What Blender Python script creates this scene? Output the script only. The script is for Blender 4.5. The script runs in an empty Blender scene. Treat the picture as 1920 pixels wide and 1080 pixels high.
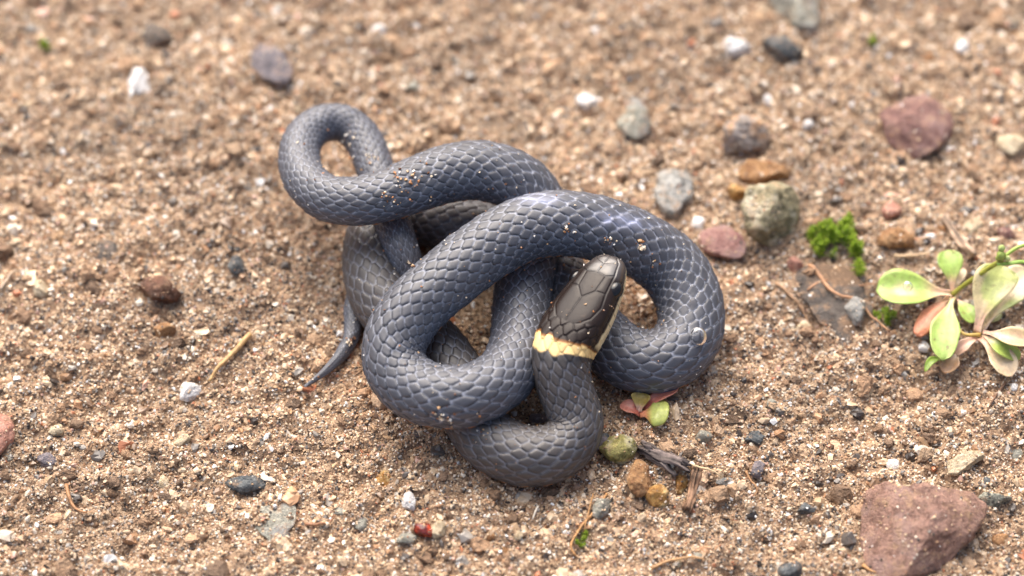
import bpy, math, random
import numpy as np
from mathutils import Vector

MM = 0.001
rng = np.random.default_rng(7)
random.seed(7)
SC = bpy.context.scene
COL = SC.collection

# ------------------------------------------------------------------ camera
LENS, SENSOR, DIST, PITCH = 100.0, 36.0, 305.6, math.radians(55)
cam_pos = np.array([0.0, -DIST * math.cos(PITCH), DIST * math.sin(PITCH)])          # mm
FWD = np.array([0.0, math.cos(PITCH), -math.sin(PITCH)])
RIGHT = np.array([1.0, 0.0, 0.0])
UPV = np.array([0.0, math.sin(PITCH), math.cos(PITCH)])
KPX = SENSOR / 1920.0 / LENS
cd = bpy.data.cameras.new('camera')
cd.lens, cd.sensor_width = LENS, SENSOR
cd.clip_start, cd.clip_end = 0.005, 100.0
cam = bpy.data.objects.new('camera', cd)
COL.objects.link(cam)
cam.location = cam_pos * MM
cam.rotation_euler = (math.pi / 2 - PITCH, 0, 0)
SC.camera = cam


def at(px, py, z=0.0):
    """photo pixel + height above the ground (mm) -> point (mm)"""
    d = FWD + RIGHT * (px - 960) * KPX + UPV * (540 - py) * KPX
    t = (z - cam_pos[2]) / d[2]
    return cam_pos + d * t


def mmpx(z=0.0):
    return (DIST - z) * KPX


cd.dof.use_dof = True
cd.dof.focus_distance = float(np.dot(at(1085, 625, 7.0) - cam_pos, FWD)) * MM
cd.dof.aperture_fstop = 12.5

# ------------------------------------------------------------------ sky and sun (bright overcast)
world = bpy.data.worlds.new('World')
SC.world = world
world.use_nodes = True
wn = world.node_tree
bg = wn.nodes['Background']
sky = wn.nodes.new('ShaderNodeTexSky')
sky.sky_type = 'NISHITA'
sky.sun_disc = False
SUN_EL, SUN_ROT = math.radians(50), math.radians(-18)
sky.sun_elevation = SUN_EL
sky.sun_rotation = SUN_ROT
sky.air_density = 1.0
sky.dust_density = 8.0
sky.ozone_density = 0.6
wn.links.new(sky.outputs[0], bg.inputs[0])
bg.inputs[1].default_value = 0.085
sl = bpy.data.lights.new('sun', 'SUN')
sl.energy = 1.5
sl.angle = math.radians(70)
sl.color = (1.0, 0.985, 0.965)
sun = bpy.data.objects.new('sun', sl)
COL.objects.link(sun)
sdir = Vector((math.sin(SUN_ROT) * math.cos(SUN_EL), math.cos(SUN_ROT) * math.cos(SUN_EL), math.sin(SUN_EL)))
sun.rotation_euler = sdir.to_track_quat('Z', 'Y').to_euler()
sun.location = sdir * 1.0
vs = SC.view_settings
SC.display_settings.display_device = 'sRGB'
vs.view_transform = 'Standard'
vs.look = 'None'
vs.gamma = 1.0
vs.use_curve_mapping = False
vs.exposure = 1.4
SC.cycles.max_bounces = 6


# ------------------------------------------------------------------ numeric helpers
def _hash(i, j, k, seed):
    n = (i * 374761393 + j * 668265263 + k * 1274126177 + seed * 974711 + 1013904223) & 0xFFFFFFFF
    n = ((n ^ (n >> 13)) * 1274126177) & 0xFFFFFFFF
    n = n ^ (n >> 16)
    n = (n * 2246822519) & 0xFFFFFFFF
    return ((n ^ (n >> 15)) & 0xFFFF) / 65535.0


def vnoise(x, y, z=0.0, seed=0):
    """smooth value noise in -1..1"""
    x, y, z = np.broadcast_arrays(np.asarray(x, float), np.asarray(y, float), np.asarray(z, float))
    ix, iy, iz = np.floor(x).astype(np.int64), np.floor(y).astype(np.int64), np.floor(z).astype(np.int64)
    fx, fy, fz = x - ix, y - iy, z - iz
    fx, fy, fz = [f * f * f * (f * (f * 6 - 15) + 10) for f in (fx, fy, fz)]
    r = 0
    for a in (0, 1):
        for b in (0, 1):
            for c in (0, 1):
                r = r + _hash(ix + a, iy + b, iz + c, seed) * (fx if a else 1 - fx) * (fy if b else 1 - fy) * (fz if c else 1 - fz)
    return r * 2 - 1


def sstep(a, b, x):
    t = np.clip((np.asarray(x, float) - a) / (b - a), 0, 1)
    return t * t * (3 - 2 * t)


def srgb(r, g, b):
    c = np.array([r, g, b], float) / 255.0
    return np.where(c <= 0.04045, c / 12.92, ((c + 0.055) / 1.055) ** 2.4)


# ------------------------------------------------------------------ mesh / object helpers
def tag(o, label=None, cat=None, group=None, kind=None):
    if label: o['label'] = label
    if cat: o['category'] = cat
    if group: o['group'] = group
    if kind: o['kind'] = kind
    return o


def make_mesh(name, verts, faces, smooth=True, cols=None, attrs=None):
    """verts in mm; faces = (N,4) or (N,3) int array, or a list of such arrays"""
    me = bpy.data.meshes.new(name)
    verts = np.asarray(verts, np.float32) * MM
    me.vertices.add(len(verts))
    me.vertices.foreach_set('co', verts.ravel())
    if not isinstance(faces, list):
        faces = [faces]
    faces = [np.asarray(f, np.int32) for f in faces if len(f)]
    loops = np.concatenate([f.ravel() for f in faces])
    tot = np.concatenate([np.full(len(f), f.shape[1], np.int32) for f in faces])
    start = np.concatenate([[0], np.cumsum(tot)[:-1]]).astype(np.int32)
    me.loops.add(len(loops))
    me.loops.foreach_set('vertex_index', loops)
    me.polygons.add(len(tot))
    me.polygons.foreach_set('loop_start', start)
    me.polygons.foreach_set('loop_total', tot)
    me.polygons.foreach_set('use_smooth', np.full(len(tot), bool(smooth)))
    if cols is not None:
        a = me.attributes.new('tone', 'FLOAT_COLOR', 'POINT')
        c4 = np.ones((len(verts), 4), np.float32)
        c4[:, :3] = cols
        a.data.foreach_set('color', c4.ravel())
    for k, v in (attrs or {}).items():
        a = me.attributes.new(k, 'FLOAT', 'POINT')
        a.data.foreach_set('value', np.asarray(v, np.float32))
    me.update(calc_edges=True)
    me.validate()
    return me


def obj(name, mesh, mat=None, parent=None, loc=(0, 0, 0)):
    o = bpy.data.objects.new(name, mesh)
    COL.objects.link(o)
    o.location = np.asarray(loc, float) * MM
    if mat is not None and mesh is not None and not mesh.materials:
        mesh.materials.append(mat)
    if parent is not None:
        o.parent = parent
    return o


def grid_faces(nu, nv, wrap_v=False):
    """quads for vertex index i*nv + j"""
    i = np.arange(nu - 1)[:, None]
    j = np.arange(nv if wrap_v else nv - 1)[None, :]
    j2 = (j + 1) % nv
    return np.stack([i * nv + j, i * nv + j2, (i + 1) * nv + j2, (i + 1) * nv + j], -1).reshape(-1, 4)


def tube(path, radii, n=8, rough=0.0, seed=0, flat=1.0):
    """closed tube round a path of mm points"""
    path = np.asarray(path, float)
    radii = np.broadcast_to(np.asarray(radii, float), (len(path),))
    T = np.gradient(path, axis=0)
    T /= np.linalg.norm(T, axis=1)[:, None] + 1e-9
    up = np.array([0, 0, 1.0])
    U = up - (T @ up)[:, None] * T
    bad = np.linalg.norm(U, axis=1) < 0.1
    U[bad] = np.array([0, 1.0, 0])
    U /= np.linalg.norm(U, axis=1)[:, None]
    S = np.cross(T, U)
    th = np.linspace(0, 2 * np.pi, n, endpoint=False)
    r = radii[:, None] * np.ones(n)
    if rough:
        k = np.arange(len(path))[:, None] * 0.35
        r = r * (1 + rough * vnoise(k, np.cos(th)[None] * 1.7 + 5, np.sin(th)[None] * 1.7 + 9, seed))
    V = path[:, None] + r[..., None] * (np.cos(th)[None, :, None] * S[:, None] + flat * np.sin(th)[None, :, None] * U[:, None])
    V = V.reshape(-1, 3)
    F = grid_faces(len(path), n, True)
    V = np.vstack([V, path[:1], path[-1:]])
    a, b = len(V) - 2, len(V) - 1
    j = np.arange(n)
    cap0 = np.stack([np.full(n, a), (j + 1) % n, j], 1)
    o = (len(path) - 1) * n
    cap1 = np.stack([np.full(n, b), o + j, o + (j + 1) % n], 1)
    return V, [F, cap0, cap1]


def spline(P, step):
    """cubic spline through points P (N,D), resampled about every `step` mm of the first 3 columns"""
    P = np.asarray(P, float)
    h = np.linalg.norm(np.diff(P[:, :3], axis=0), axis=1) ** 0.75 + 1e-6
    t = np.concatenate([[0], np.cumsum(h)])
    n = len(P)
    A = np.zeros((n, n)); B = np.zeros((n, P.shape[1]))
    A[0, 0] = A[-1, -1] = 1
    for i in range(1, n - 1):
        A[i, i - 1], A[i, i], A[i, i + 1] = h[i - 1], 2 * (h[i - 1] + h[i]), h[i]
        B[i] = 6 * ((P[i + 1] - P[i]) / h[i] - (P[i] - P[i - 1]) / h[i - 1])
    M = np.linalg.solve(A, B)

    def ev(tt):
        k = np.clip(np.searchsorted(t, tt, side='right') - 1, 0, n - 2)
        a = (t[k + 1] - tt)[:, None]; b = (tt - t[k])[:, None]; hk = h[k][:, None]
        return (M[k] * a ** 3 + M[k + 1] * b ** 3) / (6 * hk) + (P[k] / hk - M[k] * hk / 6) * a + (P[k + 1] / hk - M[k + 1] * hk / 6) * b
    tt = np.linspace(0, t[-1], max(n * 40, 400))
    Q = ev(tt)
    s = np.concatenate([[0], np.cumsum(np.linalg.norm(np.diff(Q[:, :3], axis=0), axis=1))])
    m = max(int(s[-1] / step), 4)
    si = np.linspace(0, s[-1], m + 1)
    return np.stack([np.interp(si, s, Q[:, k]) for k in range(P.shape[1])], 1), si


# ------------------------------------------------------------------ materials
def new_mat(name):
    m = bpy.data.materials.new(name)
    m.use_nodes = True
    nt = m.node_tree
    return m, nt, nt.nodes['Principled BSDF']


def node(nt, kind, **kw):
    n = nt.nodes.new(kind)
    for k, v in kw.items():
        setattr(n, k, v)
    return n


def mm_coords(nt, scale=1.0):
    tc = node(nt, 'ShaderNodeTexCoord')
    mp = node(nt, 'ShaderNodeMapping')
    mp.inputs['Scale'].default_value = (1000 * scale,) * 3
    nt.links.new(tc.outputs['Object'], mp.inputs['Vector'])
    return mp.outputs[0]


def noise_node(nt, vec, scale, detail=4, rough=0.6):
    n = node(nt, 'ShaderNodeTexNoise')
    n.inputs['Scale'].default_value = scale
    n.inputs['Detail'].default_value = detail
    n.inputs['Roughness'].default_value = rough
    nt.links.new(vec, n.inputs['Vector'])
    return n.outputs['Fac']


def ramp(nt, fac, stops, interp='LINEAR'):
    r = node(nt, 'ShaderNodeValToRGB')
    r.color_ramp.interpolation = interp
    els = r.color_ramp.elements
    while len(els) < len(stops):
        els.new(0.5)
    for e, (p, c) in zip(els, stops):
        e.position = p
        e.color = (*[float(q) for q in c], 1)
    nt.links.new(fac, r.inputs['Fac'])
    return r.outputs['Color']


def mixc(nt, fac, a, b, mode='MIX'):
    m = node(nt, 'ShaderNodeMix', data_type='RGBA', blend_type=mode)
    for s, v in ((m.inputs[0], fac), (m.inputs[6], a), (m.inputs[7], b)):
        if isinstance(v, (int, float)):
            s.default_value = v
        elif isinstance(v, (tuple, list, np.ndarray)):
            s.default_value = (*[float(q) for q in v], 1)
        else:
            nt.links.new(v, s)
    return m.outputs[2]


def bump(nt, h, strength, dist_mm, bsdf):
    b = node(nt, 'ShaderNodeBump')
    b.inputs['Strength'].default_value = strength
    b.inputs['Distance'].default_value = dist_mm * MM
    nt.links.new(h, b.inputs['Height'])
    nt.links.new(b.outputs[0], bsdf.inputs['Normal'])


_stone_mats = {}


def stone_mat(c1, c2, c3=None, scale=1.2, rough=0.65, speck=None, key=None):
    k = (tuple(c1), tuple(c2), tuple(c3) if c3 else None, scale, rough, tuple(speck) if speck else None)
    if k in _stone_mats:
        return _stone_mats[k]
    m, nt, b = new_mat('stone_surface')
    v = mm_coords(nt)
    f1 = noise_node(nt, v, scale, 5, 0.65)
    stops = [(0.36, srgb(*c1)), (0.62, srgb(*c2))]
    col = ramp(nt, f1, stops)
    if c3:
        f2 = noise_node(nt, v, scale * 0.45, 3, 0.55)
        col = mixc(nt, ramp(nt, f2, [(0.5, (0, 0, 0)), (0.62, (1, 1, 1))]), col, srgb(*c3))
    f3 = noise_node(nt, v, 5.5, 3, 0.7)
    if speck:
        col = mixc(nt, ramp(nt, f3, [(0.60, (0, 0, 0)), (0.66, (1, 1, 1))]), col, srgb(*speck))
    f4 = noise_node(nt, v, 3.2, 4, 0.7)
    col = mixc(nt, 0.18 if min(c2) > 225 else 0.5, col, ramp(nt, f4, [(0.3, (0.35, 0.35, 0.35)), (0.7, (1, 1, 1))]), 'MULTIPLY')
    # soil dusted over part of the stone
    f5 = noise_node(nt, v, 0.7, 6, 0.75)
    col = mixc(nt, ramp(nt, f5, [(0.52, (0, 0, 0)), (0.66, (0.8, 0.8, 0.8))]), col, srgb(168, 134, 102))
    nt.links.new(col, b.inputs['Base Color'])
    rr = node(nt, 'ShaderNodeMapRange')
    rr.inputs['To Min'].default_value = rough - 0.2
    rr.inputs['To Max'].default_value = rough + 0.2
    nt.links.new(f3, rr.inputs[0])
    nt.links.new(rr.outputs[0], b.inputs['Roughness'])
    bump(nt, f4, 0.9, 0.4, b)
    _stone_mats[k] = m
    return m


def tone_mat(name, rough=0.5, sub=0.0, nscale=2.0, var=0.35, bdist=0.08, spec=0.5, dirt=0.0):
    """colour from the mesh's own 'tone' attribute with procedural mottling"""
    m, nt, b = new_mat(name)
    v = mm_coords(nt)
    a = node(nt, 'ShaderNodeAttribute', attribute_name='tone')
    f = noise_node(nt, v, nscale, 5, 0.65)
    col = mixc(nt, var, a.outputs['Color'], ramp(nt, f, [(0.3, (0.4, 0.4, 0.4)), (0.7, (1.35, 1.35, 1.3))]), 'MULTIPLY')
    if dirt:
        f5 = noise_node(nt, v, nscale * 0.7, 6, 0.8)
        col = mixc(nt, ramp(nt, f5, [(0.57, (0, 0, 0)), (0.68, (dirt,) * 3)]), col, srgb(120, 84, 60))
    nt.links.new(col, b.inputs['Base Color'])
    b.inputs['Roughness'].default_value = rough
    b.inputs['Specular IOR Level'].default_value = spec
    if sub:
        b.inputs['Subsurface Weight'].default_value = sub
        b.inputs['Subsurface Radius'].default_value = (0.8 * MM, 0.9 * MM, 0.35 * MM)
        b.inputs['Subsurface Scale'].default_value = 1.0
    bump(nt, f, 0.5, bdist, b)
    return m


# ------------------------------------------------------------------ the ground
def ground_h(x, y):
    x, y = np.asarray(x, float), np.asarray(y, float)
    h = 1.1 * vnoise(x / 19, y / 19, 0.3, 1)
    h = h + 0.5 * vnoise(x / 7.5, y / 7.5, 0.7, 2)
    h = h + 0.65 * (0.45 - np.abs(vnoise(x / 3.6, y / 3.6, 0.2, 3))) + 0.36 * vnoise(x / 2.3, y / 2.3, 0.9, 6)
    h = h + 0.42 * vnoise(x / 1.2, y / 1.2, 0.2, 4)
    h = h + 0.24 * vnoise(x / 0.62, y / 0.62, 0.2, 5)
    # rougher, cloddy soil behind the snake and by the plants
    c = sstep(0.05, 0.5, vnoise(x / 13, y / 13, 0.5, 9))
    h = h + c * 0.5 * np.abs(vnoise(x / 2.4, y / 2.4, 0.1, 11))
    # pressed flat where the snake lies
    d = np.hypot((x - 0) / 24, (y + 1) / 17)
    return h * (0.45 + 0.55 * sstep(0.6, 1.3, d)) - 0.35


def axis(lo, hi, step, far):
    a = list(np.arange(lo, hi + 1e-6, step))
    s, p = step, hi
    while p < far:
        s *= 1.35; p += s; a.append(p)
    s, p, front = step, lo, []
    while p > -far:
        s *= 1.35; p -= s; front.append(p)
    return np.array(front[::-1] + a)


gx, gy = axis(-78, 78, 0.27, 3000), axis(-58, 72, 0.27, 3000)
GX, GY = np.meshgrid(gx, gy, indexing='ij')
gv = np.stack([GX, GY, ground_h(GX, GY)], -1).reshape(-1, 3)

soil, nt, b = new_mat('sandy_soil')
v = mm_coords(nt)
fa = noise_node(nt, v, 0.11, 4, 0.6)
fb = noise_node(nt, v, 1.7, 6, 0.75)
fc = noise_node(nt, v, 4.5, 3, 0.7)
col = ramp(nt, fb, [(0.28, srgb(84, 66, 52)), (0.46, srgb(142, 114, 90)), (0.58, srgb(182, 152, 122)), (0.74, srgb(216, 192, 162))])
dampc = ramp(nt, fa, [(0.5, (0, 0, 0)), (0.66, (0.45, 0.45, 0.45))])
col = mixc(nt, dampc, col, srgb(112, 88, 66))
col = mixc(nt, ramp(nt, fc, [(0.64, (0, 0, 0)), (0.70, (0.7, 0.7, 0.7))]), col, srgb(226, 205, 180))
col = mixc(nt, ramp(nt, fc, [(0.28, (0.7, 0.7, 0.7)), (0.34, (0, 0, 0))]), col, srgb(60, 48, 42))
nt.links.new(col, b.inputs['Base Color'])
b.inputs['Roughness'].default_value = 0.75
bump(nt, fc, 0.9, 0.25, b)
ground = obj('ground', make_mesh('ground', gv, grid_faces(len(gx), len(gy)), True), soil)
tag(ground, 'brown sandy soil with fine gravel', 'ground', kind='structure')

# ------------------------------------------------------------------ the snake
# photo x, photo y, height of the body axis (mm), radius (mm), snout to tail tip
SN = [
    (1153, 486, 10.9, 1.0), (1124, 535, 10.6, 2.2), (1090, 594, 9.8, 2.8), (1057, 652, 8.6, 2.95),
    (1054, 705, 7.0, 2.85), (1070, 755, 5.2, 2.75), (1081, 797, 3.9, 2.8), (1058, 838, 3.2, 2.9), (1008, 857, 3.0, 3.05),
    (950, 846, 2.9, 3.1), (905, 812, 2.9, 3.1), (880, 765, 2.9, 3.15), (855, 712, 2.9, 3.2), (822, 662, 2.9, 3.2),
    (780, 622, 3.0, 3.2), (738, 590, 3.3, 3.2), (710, 548, 3.6, 3.2), (700, 500, 3.7, 3.2), (702, 455, 3.5, 3.2),
    (722, 418, 3.2, 3.2), (765, 404, 3.0, 3.2), (830, 414, 2.9, 3.2), (900, 434, 2.8, 3.2), (965, 460, 2.8, 3.2),
    (1022, 497, 2.8, 3.2), (1065, 545, 2.8, 3.2), (1100, 600, 2.9, 3.25), (1140, 646, 3.0, 3.25), (1190, 676, 3.1, 3.3),
    (1242, 676, 3.2, 3.35), (1283, 646, 3.4, 3.4), (1297, 595, 3.8, 3.45), (1284, 540, 4.6, 3.5), (1250, 494, 5.8, 3.5),
    (1200, 460, 7.6, 3.5), (1140, 435, 9.4, 3.45), (1070, 419, 10.8, 3.4), (1000, 424, 11.3, 3.35), (930, 456, 11.2, 3.3),
    (862, 505, 10.6, 3.3), (798, 558, 9.6, 3.25), (752, 612, 8.4, 3.25), (736, 668, 7.2, 3.2), (760, 716, 6.6, 3.2),
    (808, 741, 6.9, 3.2), (865, 745, 7.4, 3.15), (920, 726, 7.0, 3.1), (960, 686, 6.0, 3.1), (976, 630, 5.2, 3.05),
    (979, 570, 5.0, 3.05), (988, 508, 5.2, 3.05), (1004, 450, 5.8, 3.1), (1010, 400, 7.0, 3.1), (990, 357, 8.8, 3.1),
    (946, 330, 10.2, 3.15), (890, 319, 10.9, 3.15), (822, 331, 11.2, 3.0), (752, 357, 11.4, 2.8), (684, 376, 11.2, 2.6),
    (622, 375, 10.6, 2.45), (577, 344, 9.9, 2.3), (560, 300, 9.2, 2.2), (571, 256, 8.5, 2.1), (604, 231, 7.9, 2.05),
    (642, 229, 7.4, 2.05), (674, 251, 7.0, 2.05), (694, 290, 6.9, 2.05), (710, 335, 6.9, 2.0), (726, 385, 7.0, 1.95),
    (742, 435, 7.0, 1.85), (758, 480, 6.2, 1.75), (768, 518, 4.6, 1.6), (748, 540, 3.2, 1.5), (706, 534, 2.0, 1.4),
    (680, 540, 1.4, 1.15), (662, 578, 1.2, 1.0), (663, 620, 1.1, 0.9), (648, 654, 1.0, 0.76), (618, 690, 0.9, 0.48), (571, 725, 0.7, 0.12),
]
ctrl = np.array([[*at(px, py, z), r] for px, py, z, r in SN])
fine, sf = spline(ctrl, 0.05)
# light smoothing of the hand-measured axis
ker = np.exp(-0.5 * (np.arange(-60, 61) * 0.05 / 0.9) ** 2); ker /= ker.sum()
pad = np.vstack([2 * fine[:1] - fine[60:0:-1], fine, 2 * fine[-1:] - fine[-2:-62:-1]])
fine = np.stack([np.convolve(pad[:, k], ker, 'valid') for k in range(4)], 1)
sf = np.concatenate([[0], np.cumsum(np.linalg.norm(np.diff(fine[:, :3], axis=0), axis=1))])
LEN = sf[-1]
ring_pt = at(1057, 652, 8.6)
S_RING = sf[np.argmin(np.linalg.norm(fine[:2000, :3] - ring_pt, axis=1))]
HS = S_RING / 12.4                                   # head unit
s_samp = np.concatenate([0.5 * np.linspace(0, 1, 12)[:-1] ** 2, np.arange(0.5, 13.5 * HS, 0.062), np.arange(13.5 * HS, LEN - 1.0, 0.13),
                         LEN - 1.0 * np.linspace(1, 0, 9) ** 1.0])
NS = len(s_samp)
C = np.stack([np.interp(s_samp, sf, fine[:, k]) for k in range(3)], 1)
R = np.interp(s_samp, sf, fine[:, 3])
T = np.stack([np.interp(s_samp, sf, np.gradient(fine[:, k], sf)) for k in range(3)], 1)
T /= np.linalg.norm(T, axis=1)[:, None]
zup = np.array([0, 0, 1.0])
ROLL_SIGN = 1.0
U = zup - (T @ zup)[:, None] * T
U /= np.linalg.norm(U, axis=1)[:, None]
_roll = math.radians(14) * (1 - sstep(9, 22, s_samp))          # the head leans over a little
_S0 = np.cross(T, U)
U = U * np.cos(_roll)[:, None] + _S0 * np.sin(_roll)[:, None] * ROLL_SIGN
Sd = np.cross(T, U)                                   # one side of the body

# around: angle from the back ridge
ROWS, DTH = 17, math.radians(14.0)
half = ROWS / 2 * DTH
phi = np.concatenate([np.linspace(-half, half, 164), np.linspace(half, 2 * math.pi - half, 26)[1:-1]])
NP_ = len(phi)
PHI = np.where(phi > math.pi, phi - 2 * math.pi, phi)[None, :]
SS = s_samp[:, None]
h_ = SS / HS
# cross-section: half width, height above and below the axis
hw = np.interp(h_, [0, .06, .25, .6, 1.0, 2.2, 3.2, 4.2, 5.2, 6.5, 8.5, 10.5, 12.4, 14.5], [0, .6, 1.15, 1.5, 1.75, 2.2, 2.5, 2.68, 2.84, 3.05, 3.28, 3.3, 3.02, 2.88])
hu = np.interp(h_, [0, .06, .25, .6, 1.0, 2.2, 3.5, 5.0, 7.0, 10., 12.4, 14.5], [0, .45, .85, 1.12, 1.3, 1.6, 1.85, 2.0, 2.12, 2.3, 2.6, 2.88])
hd = np.interp(h_, [0, .06, .25, .6, 1.0, 2.2, 4.5, 7.0, 10., 12.4, 14.5], [0, .22, .5, .75, .95, 1.25, 1.6, 1.9, 2.2, 2.5, 2.7])
k_ = np.ones(3) / 3
bl = sstep(12.5, 16, h_)
RR = R[:, None]
hw = hw * (1 - bl) + RR * 1.0 * bl
hu = hu * (1 - bl) + RR * 0.98 * bl
hd = hd * (1 - bl) + RR * 0.93 * bl
ne = 2.8 * (1 - bl) + 2.0 * bl                        # superellipse exponent
sp, cp = np.sin(PHI), np.cos(PHI)
den = (np.abs(sp) ** ne + np.abs(cp) ** ne) ** (1 / ne)
lat = hw * sp / den
upc = np.where(cp > 0, hu, hd) * cp / den
# --- body scales: staggered rows of six-sided plates
pitch = 1.52 * (np.clip(R, 0.55, 9) / 3.05) ** 0.8
u1 = np.concatenate([[0], np.cumsum(np.diff(s_samp) / (0.5 * (pitch[1:] + pitch[:-1])))])
Uc = 2 * u1[:, None] + 0 * PHI                         # same-row pitch = 2 units
Vc = PHI / DTH + 0 * SS
# rows are never ruled perfectly straight
Uc = Uc + 0.10 * vnoise(SS * 0.45, Vc * 0.5, 3.1, 21)
Vc = Vc + 0.10 * vnoise(SS * 0.45, Vc * 0.5, 7.7, 22)
ALPHA = 0.55
j0 = np.round(Vc)
best = np.full(Uc.shape, 1e9); second = np.full(Uc.shape, 1e9)
bi = np.zeros(Uc.shape); bj = np.zeros(Uc.shape)
for dj in (-1, 0, 1):
    jj = j0 + dj
    off = np.mod(jj, 2)
    k0 = np.round((Uc - off) / 2)
    for dk in (-1, 0, 1):
        cu = 2 * (k0 + dk) + off
        d = ALPHA * (Uc - cu) ** 2 + (Vc - jj) ** 2
        better = d < best
        second = np.where(better, best, np.minimum(second, d))
        bi = np.where(better, cu, bi); bj = np.where(better, jj, bj)
        best = np.where(better, d, best)
edge = (second - best) * 0.5                           # distance to the border of the plate, in row units
dU = Uc - bi                                           # -1 front .. 1 rear of the plate
rndp = _hash(bi.astype(np.int64), bj.astype(np.int64), 0 * bi.astype(np.int64), 5)
belly = np.abs(PHI) > half - 0.02
# belly shields: plain bands
eb = np.abs(np.mod(Uc, 2) - 1)
edge = np.where(belly, (1 - eb) * 0.8, edge)
dU = np.where(belly, np.mod(Uc, 2) - 1, dU)
size = (RR / 3.05)
plate_h = (0.085 * sstep(0.02, 0.13, edge) + 0.02 * sstep(0.1, 0.5, edge) + 0.065 * np.clip(dU, -1, 1) * sstep(0.02, 0.12, edge) + 0.03 * (rndp - 0.5) * sstep(0, .15, edge)) * size

# --- head shields: grooves along drawn seams (s, side) in head units
seams = [
    [(.55, 0), (1.9, 0)], [(1.9, 0), (1.3, 1.35)], [(.35, 0), (.55, .75), (1.3, 1.35)],
    [(1.9, 0), (3.35, 0)], [(1.3, 1.35), (3.1, 1.85)], [(3.35, 0), (3.6, 1.15), (3.1, 1.85)],
    [(3.6, 1.15), (5.7, 1.05)], [(5.7, 1.05), (6.9, 0)], [(5.7, 1.05), (5.6, 2.1)], [(3.1, 1.85), (5.6, 2.1)],
    [(6.9, 0), (10.2, 0)], [(5.6, 2.1), (7.2, 2.45), (8.8, 2.25), (9.9, 1.4), (10.45, .7), (10.2, 0)],
]
eh = np.full(lat.shape, 9.0)
hmask = (s_samp < 12.0 * HS)
La = np.abs(lat[hmask]) * 1.0
Sa = (SS / HS + 0 * PHI)[hmask] + 0.05 * vnoise(SS[hmask] * 1.3, lat[hmask] * 1.3, 0, 41)
dmin = np.full(La.shape, 9.0)
for line in seams:
    for (s0, l0), (s1, l1) in zip(line[:-1], line[1:]):
        ds, dl = s1 - s0, l1 - l0
        t = np.clip(((Sa - s0) * ds + (La - l0) * dl) / (ds * ds + dl * dl), 0, 1)
        dmin = np.minimum(dmin, np.hypot(Sa - s0 - t * ds, La - l0 - t * dl))
# lip scales and the mouth line
ap = np.abs(PHI) + 0 * Sa
lip = (ap > 1.35) & (ap < 1.95) & (Sa < 10.5)
lipd = np.minimum(np.abs(np.mod(Sa + 0.2, 1.25) - 0.62), 9)
dmin = np.where(lip, np.minimum(dmin, lipd), dmin)
mouth = np.abs(ap - 1.9) * 2.2 + np.where(Sa > 9.6, 9, 0)
dmin = np.where(ap > 1.2, np.minimum(dmin, mouth), dmin)
dmin = np.where(ap > 1.2, np.minimum(dmin, np.abs(ap - 1.35) * 2.2 + np.where(Sa > 10, 9, 0)), dmin)
dmin = np.where(ap > 2.0, 9, dmin)
eh[hmask] = dmin
par_end = 10.2 - 1.1 * (np.abs(lat) / 2.9) ** 2
on_head = 1 - sstep(-0.15, 0.15, h_ - par_end)
head_h = 0.06 * sstep(0.0, 0.13, eh) + 0.02 * sstep(0.1, 0.6, eh)
hgt = plate_h * (1 - on_head) + head_h * on_head
edge_mm = np.where(on_head > 0.5, eh * 0.75, edge * 0.75)
hgt = hgt * sstep(0.0, 0.5, SS) * sstep(0.0, 1.5, LEN - SS)
# loose skin folds where the back bends hardest
hgt = hgt + 0.05 * vnoise(SS * 0.8, PHI * 2.2, 0, 33) * sstep(16, 20, h_)
nlen = np.sqrt((lat / np.maximum(hw, 1e-3) ** 2) ** 2 + (upc / np.maximum(np.where(cp > 0, hu, hd), 1e-3) ** 2) ** 2) + 1e-6
nl = (lat / np.maximum(hw, 1e-3) ** 2) / nlen
nu = (upc / np.maximum(np.where(cp > 0, hu, hd), 1e-3) ** 2) / nlen
lat2, up2 = lat + nl * hgt, upc + nu * hgt
SV = C[:, None] + lat2[..., None] * Sd[:, None] + up2[..., None] * U[:, None]
SNORM = nl[..., None] * Sd[:, None] + nu[..., None] * U[:, None]

# --- colours of the skin, plus painted scale-step shade and snout reflection
slate_, blue_, brown_ = srgb(75, 76, 83), srgb(73, 82, 98), srgb(72, 66, 63)
ant = (1 - sstep(55, 95, SS))                            # the front of the body is browner
side = sstep(0.55, 1.5, np.abs(PHI))
base = slate_ * (1 - 0.6 * side[..., None]) + blue_ * 0.6 * side[..., None]
base = base * (1 - 0.85 * ant[..., None]) + brown_ * 0.85 * ant[..., None]
base = base + (0 * SS)[..., None]
pn = vnoise(SS * 0.06, PHI * 0.7, 0, 51)
base = base * (1 + 0.12 * pn[..., None]) * (0.88 + 0.24 * rndp[..., None])
# pale, bluish rims of the plates; step shadow painted dark into the rear grooves
rim = sstep(0.05, 0.10, edge_mm) * (1 - sstep(0.12, 0.22, edge_mm)) * sstep(0.25, -0.5, dU) * (1 - on_head)
base = base * (1 - 0.28 * rim[..., None]) + srgb(168, 174, 190) * 0.28 * rim[..., None]
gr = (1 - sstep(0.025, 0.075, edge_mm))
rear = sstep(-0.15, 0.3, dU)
gshade = srgb(24, 25, 30)
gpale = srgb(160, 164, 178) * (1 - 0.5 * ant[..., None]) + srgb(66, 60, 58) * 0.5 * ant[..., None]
gcol_ = gpale * (1 - rear[..., None]) + gshade * rear[..., None]            # pale stretched skin ahead of a plate, painted step shadow behind it
base = base * (1 - 0.85 * gr[..., None]) + gcol_ * 0.85 * gr[..., None]
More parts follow.
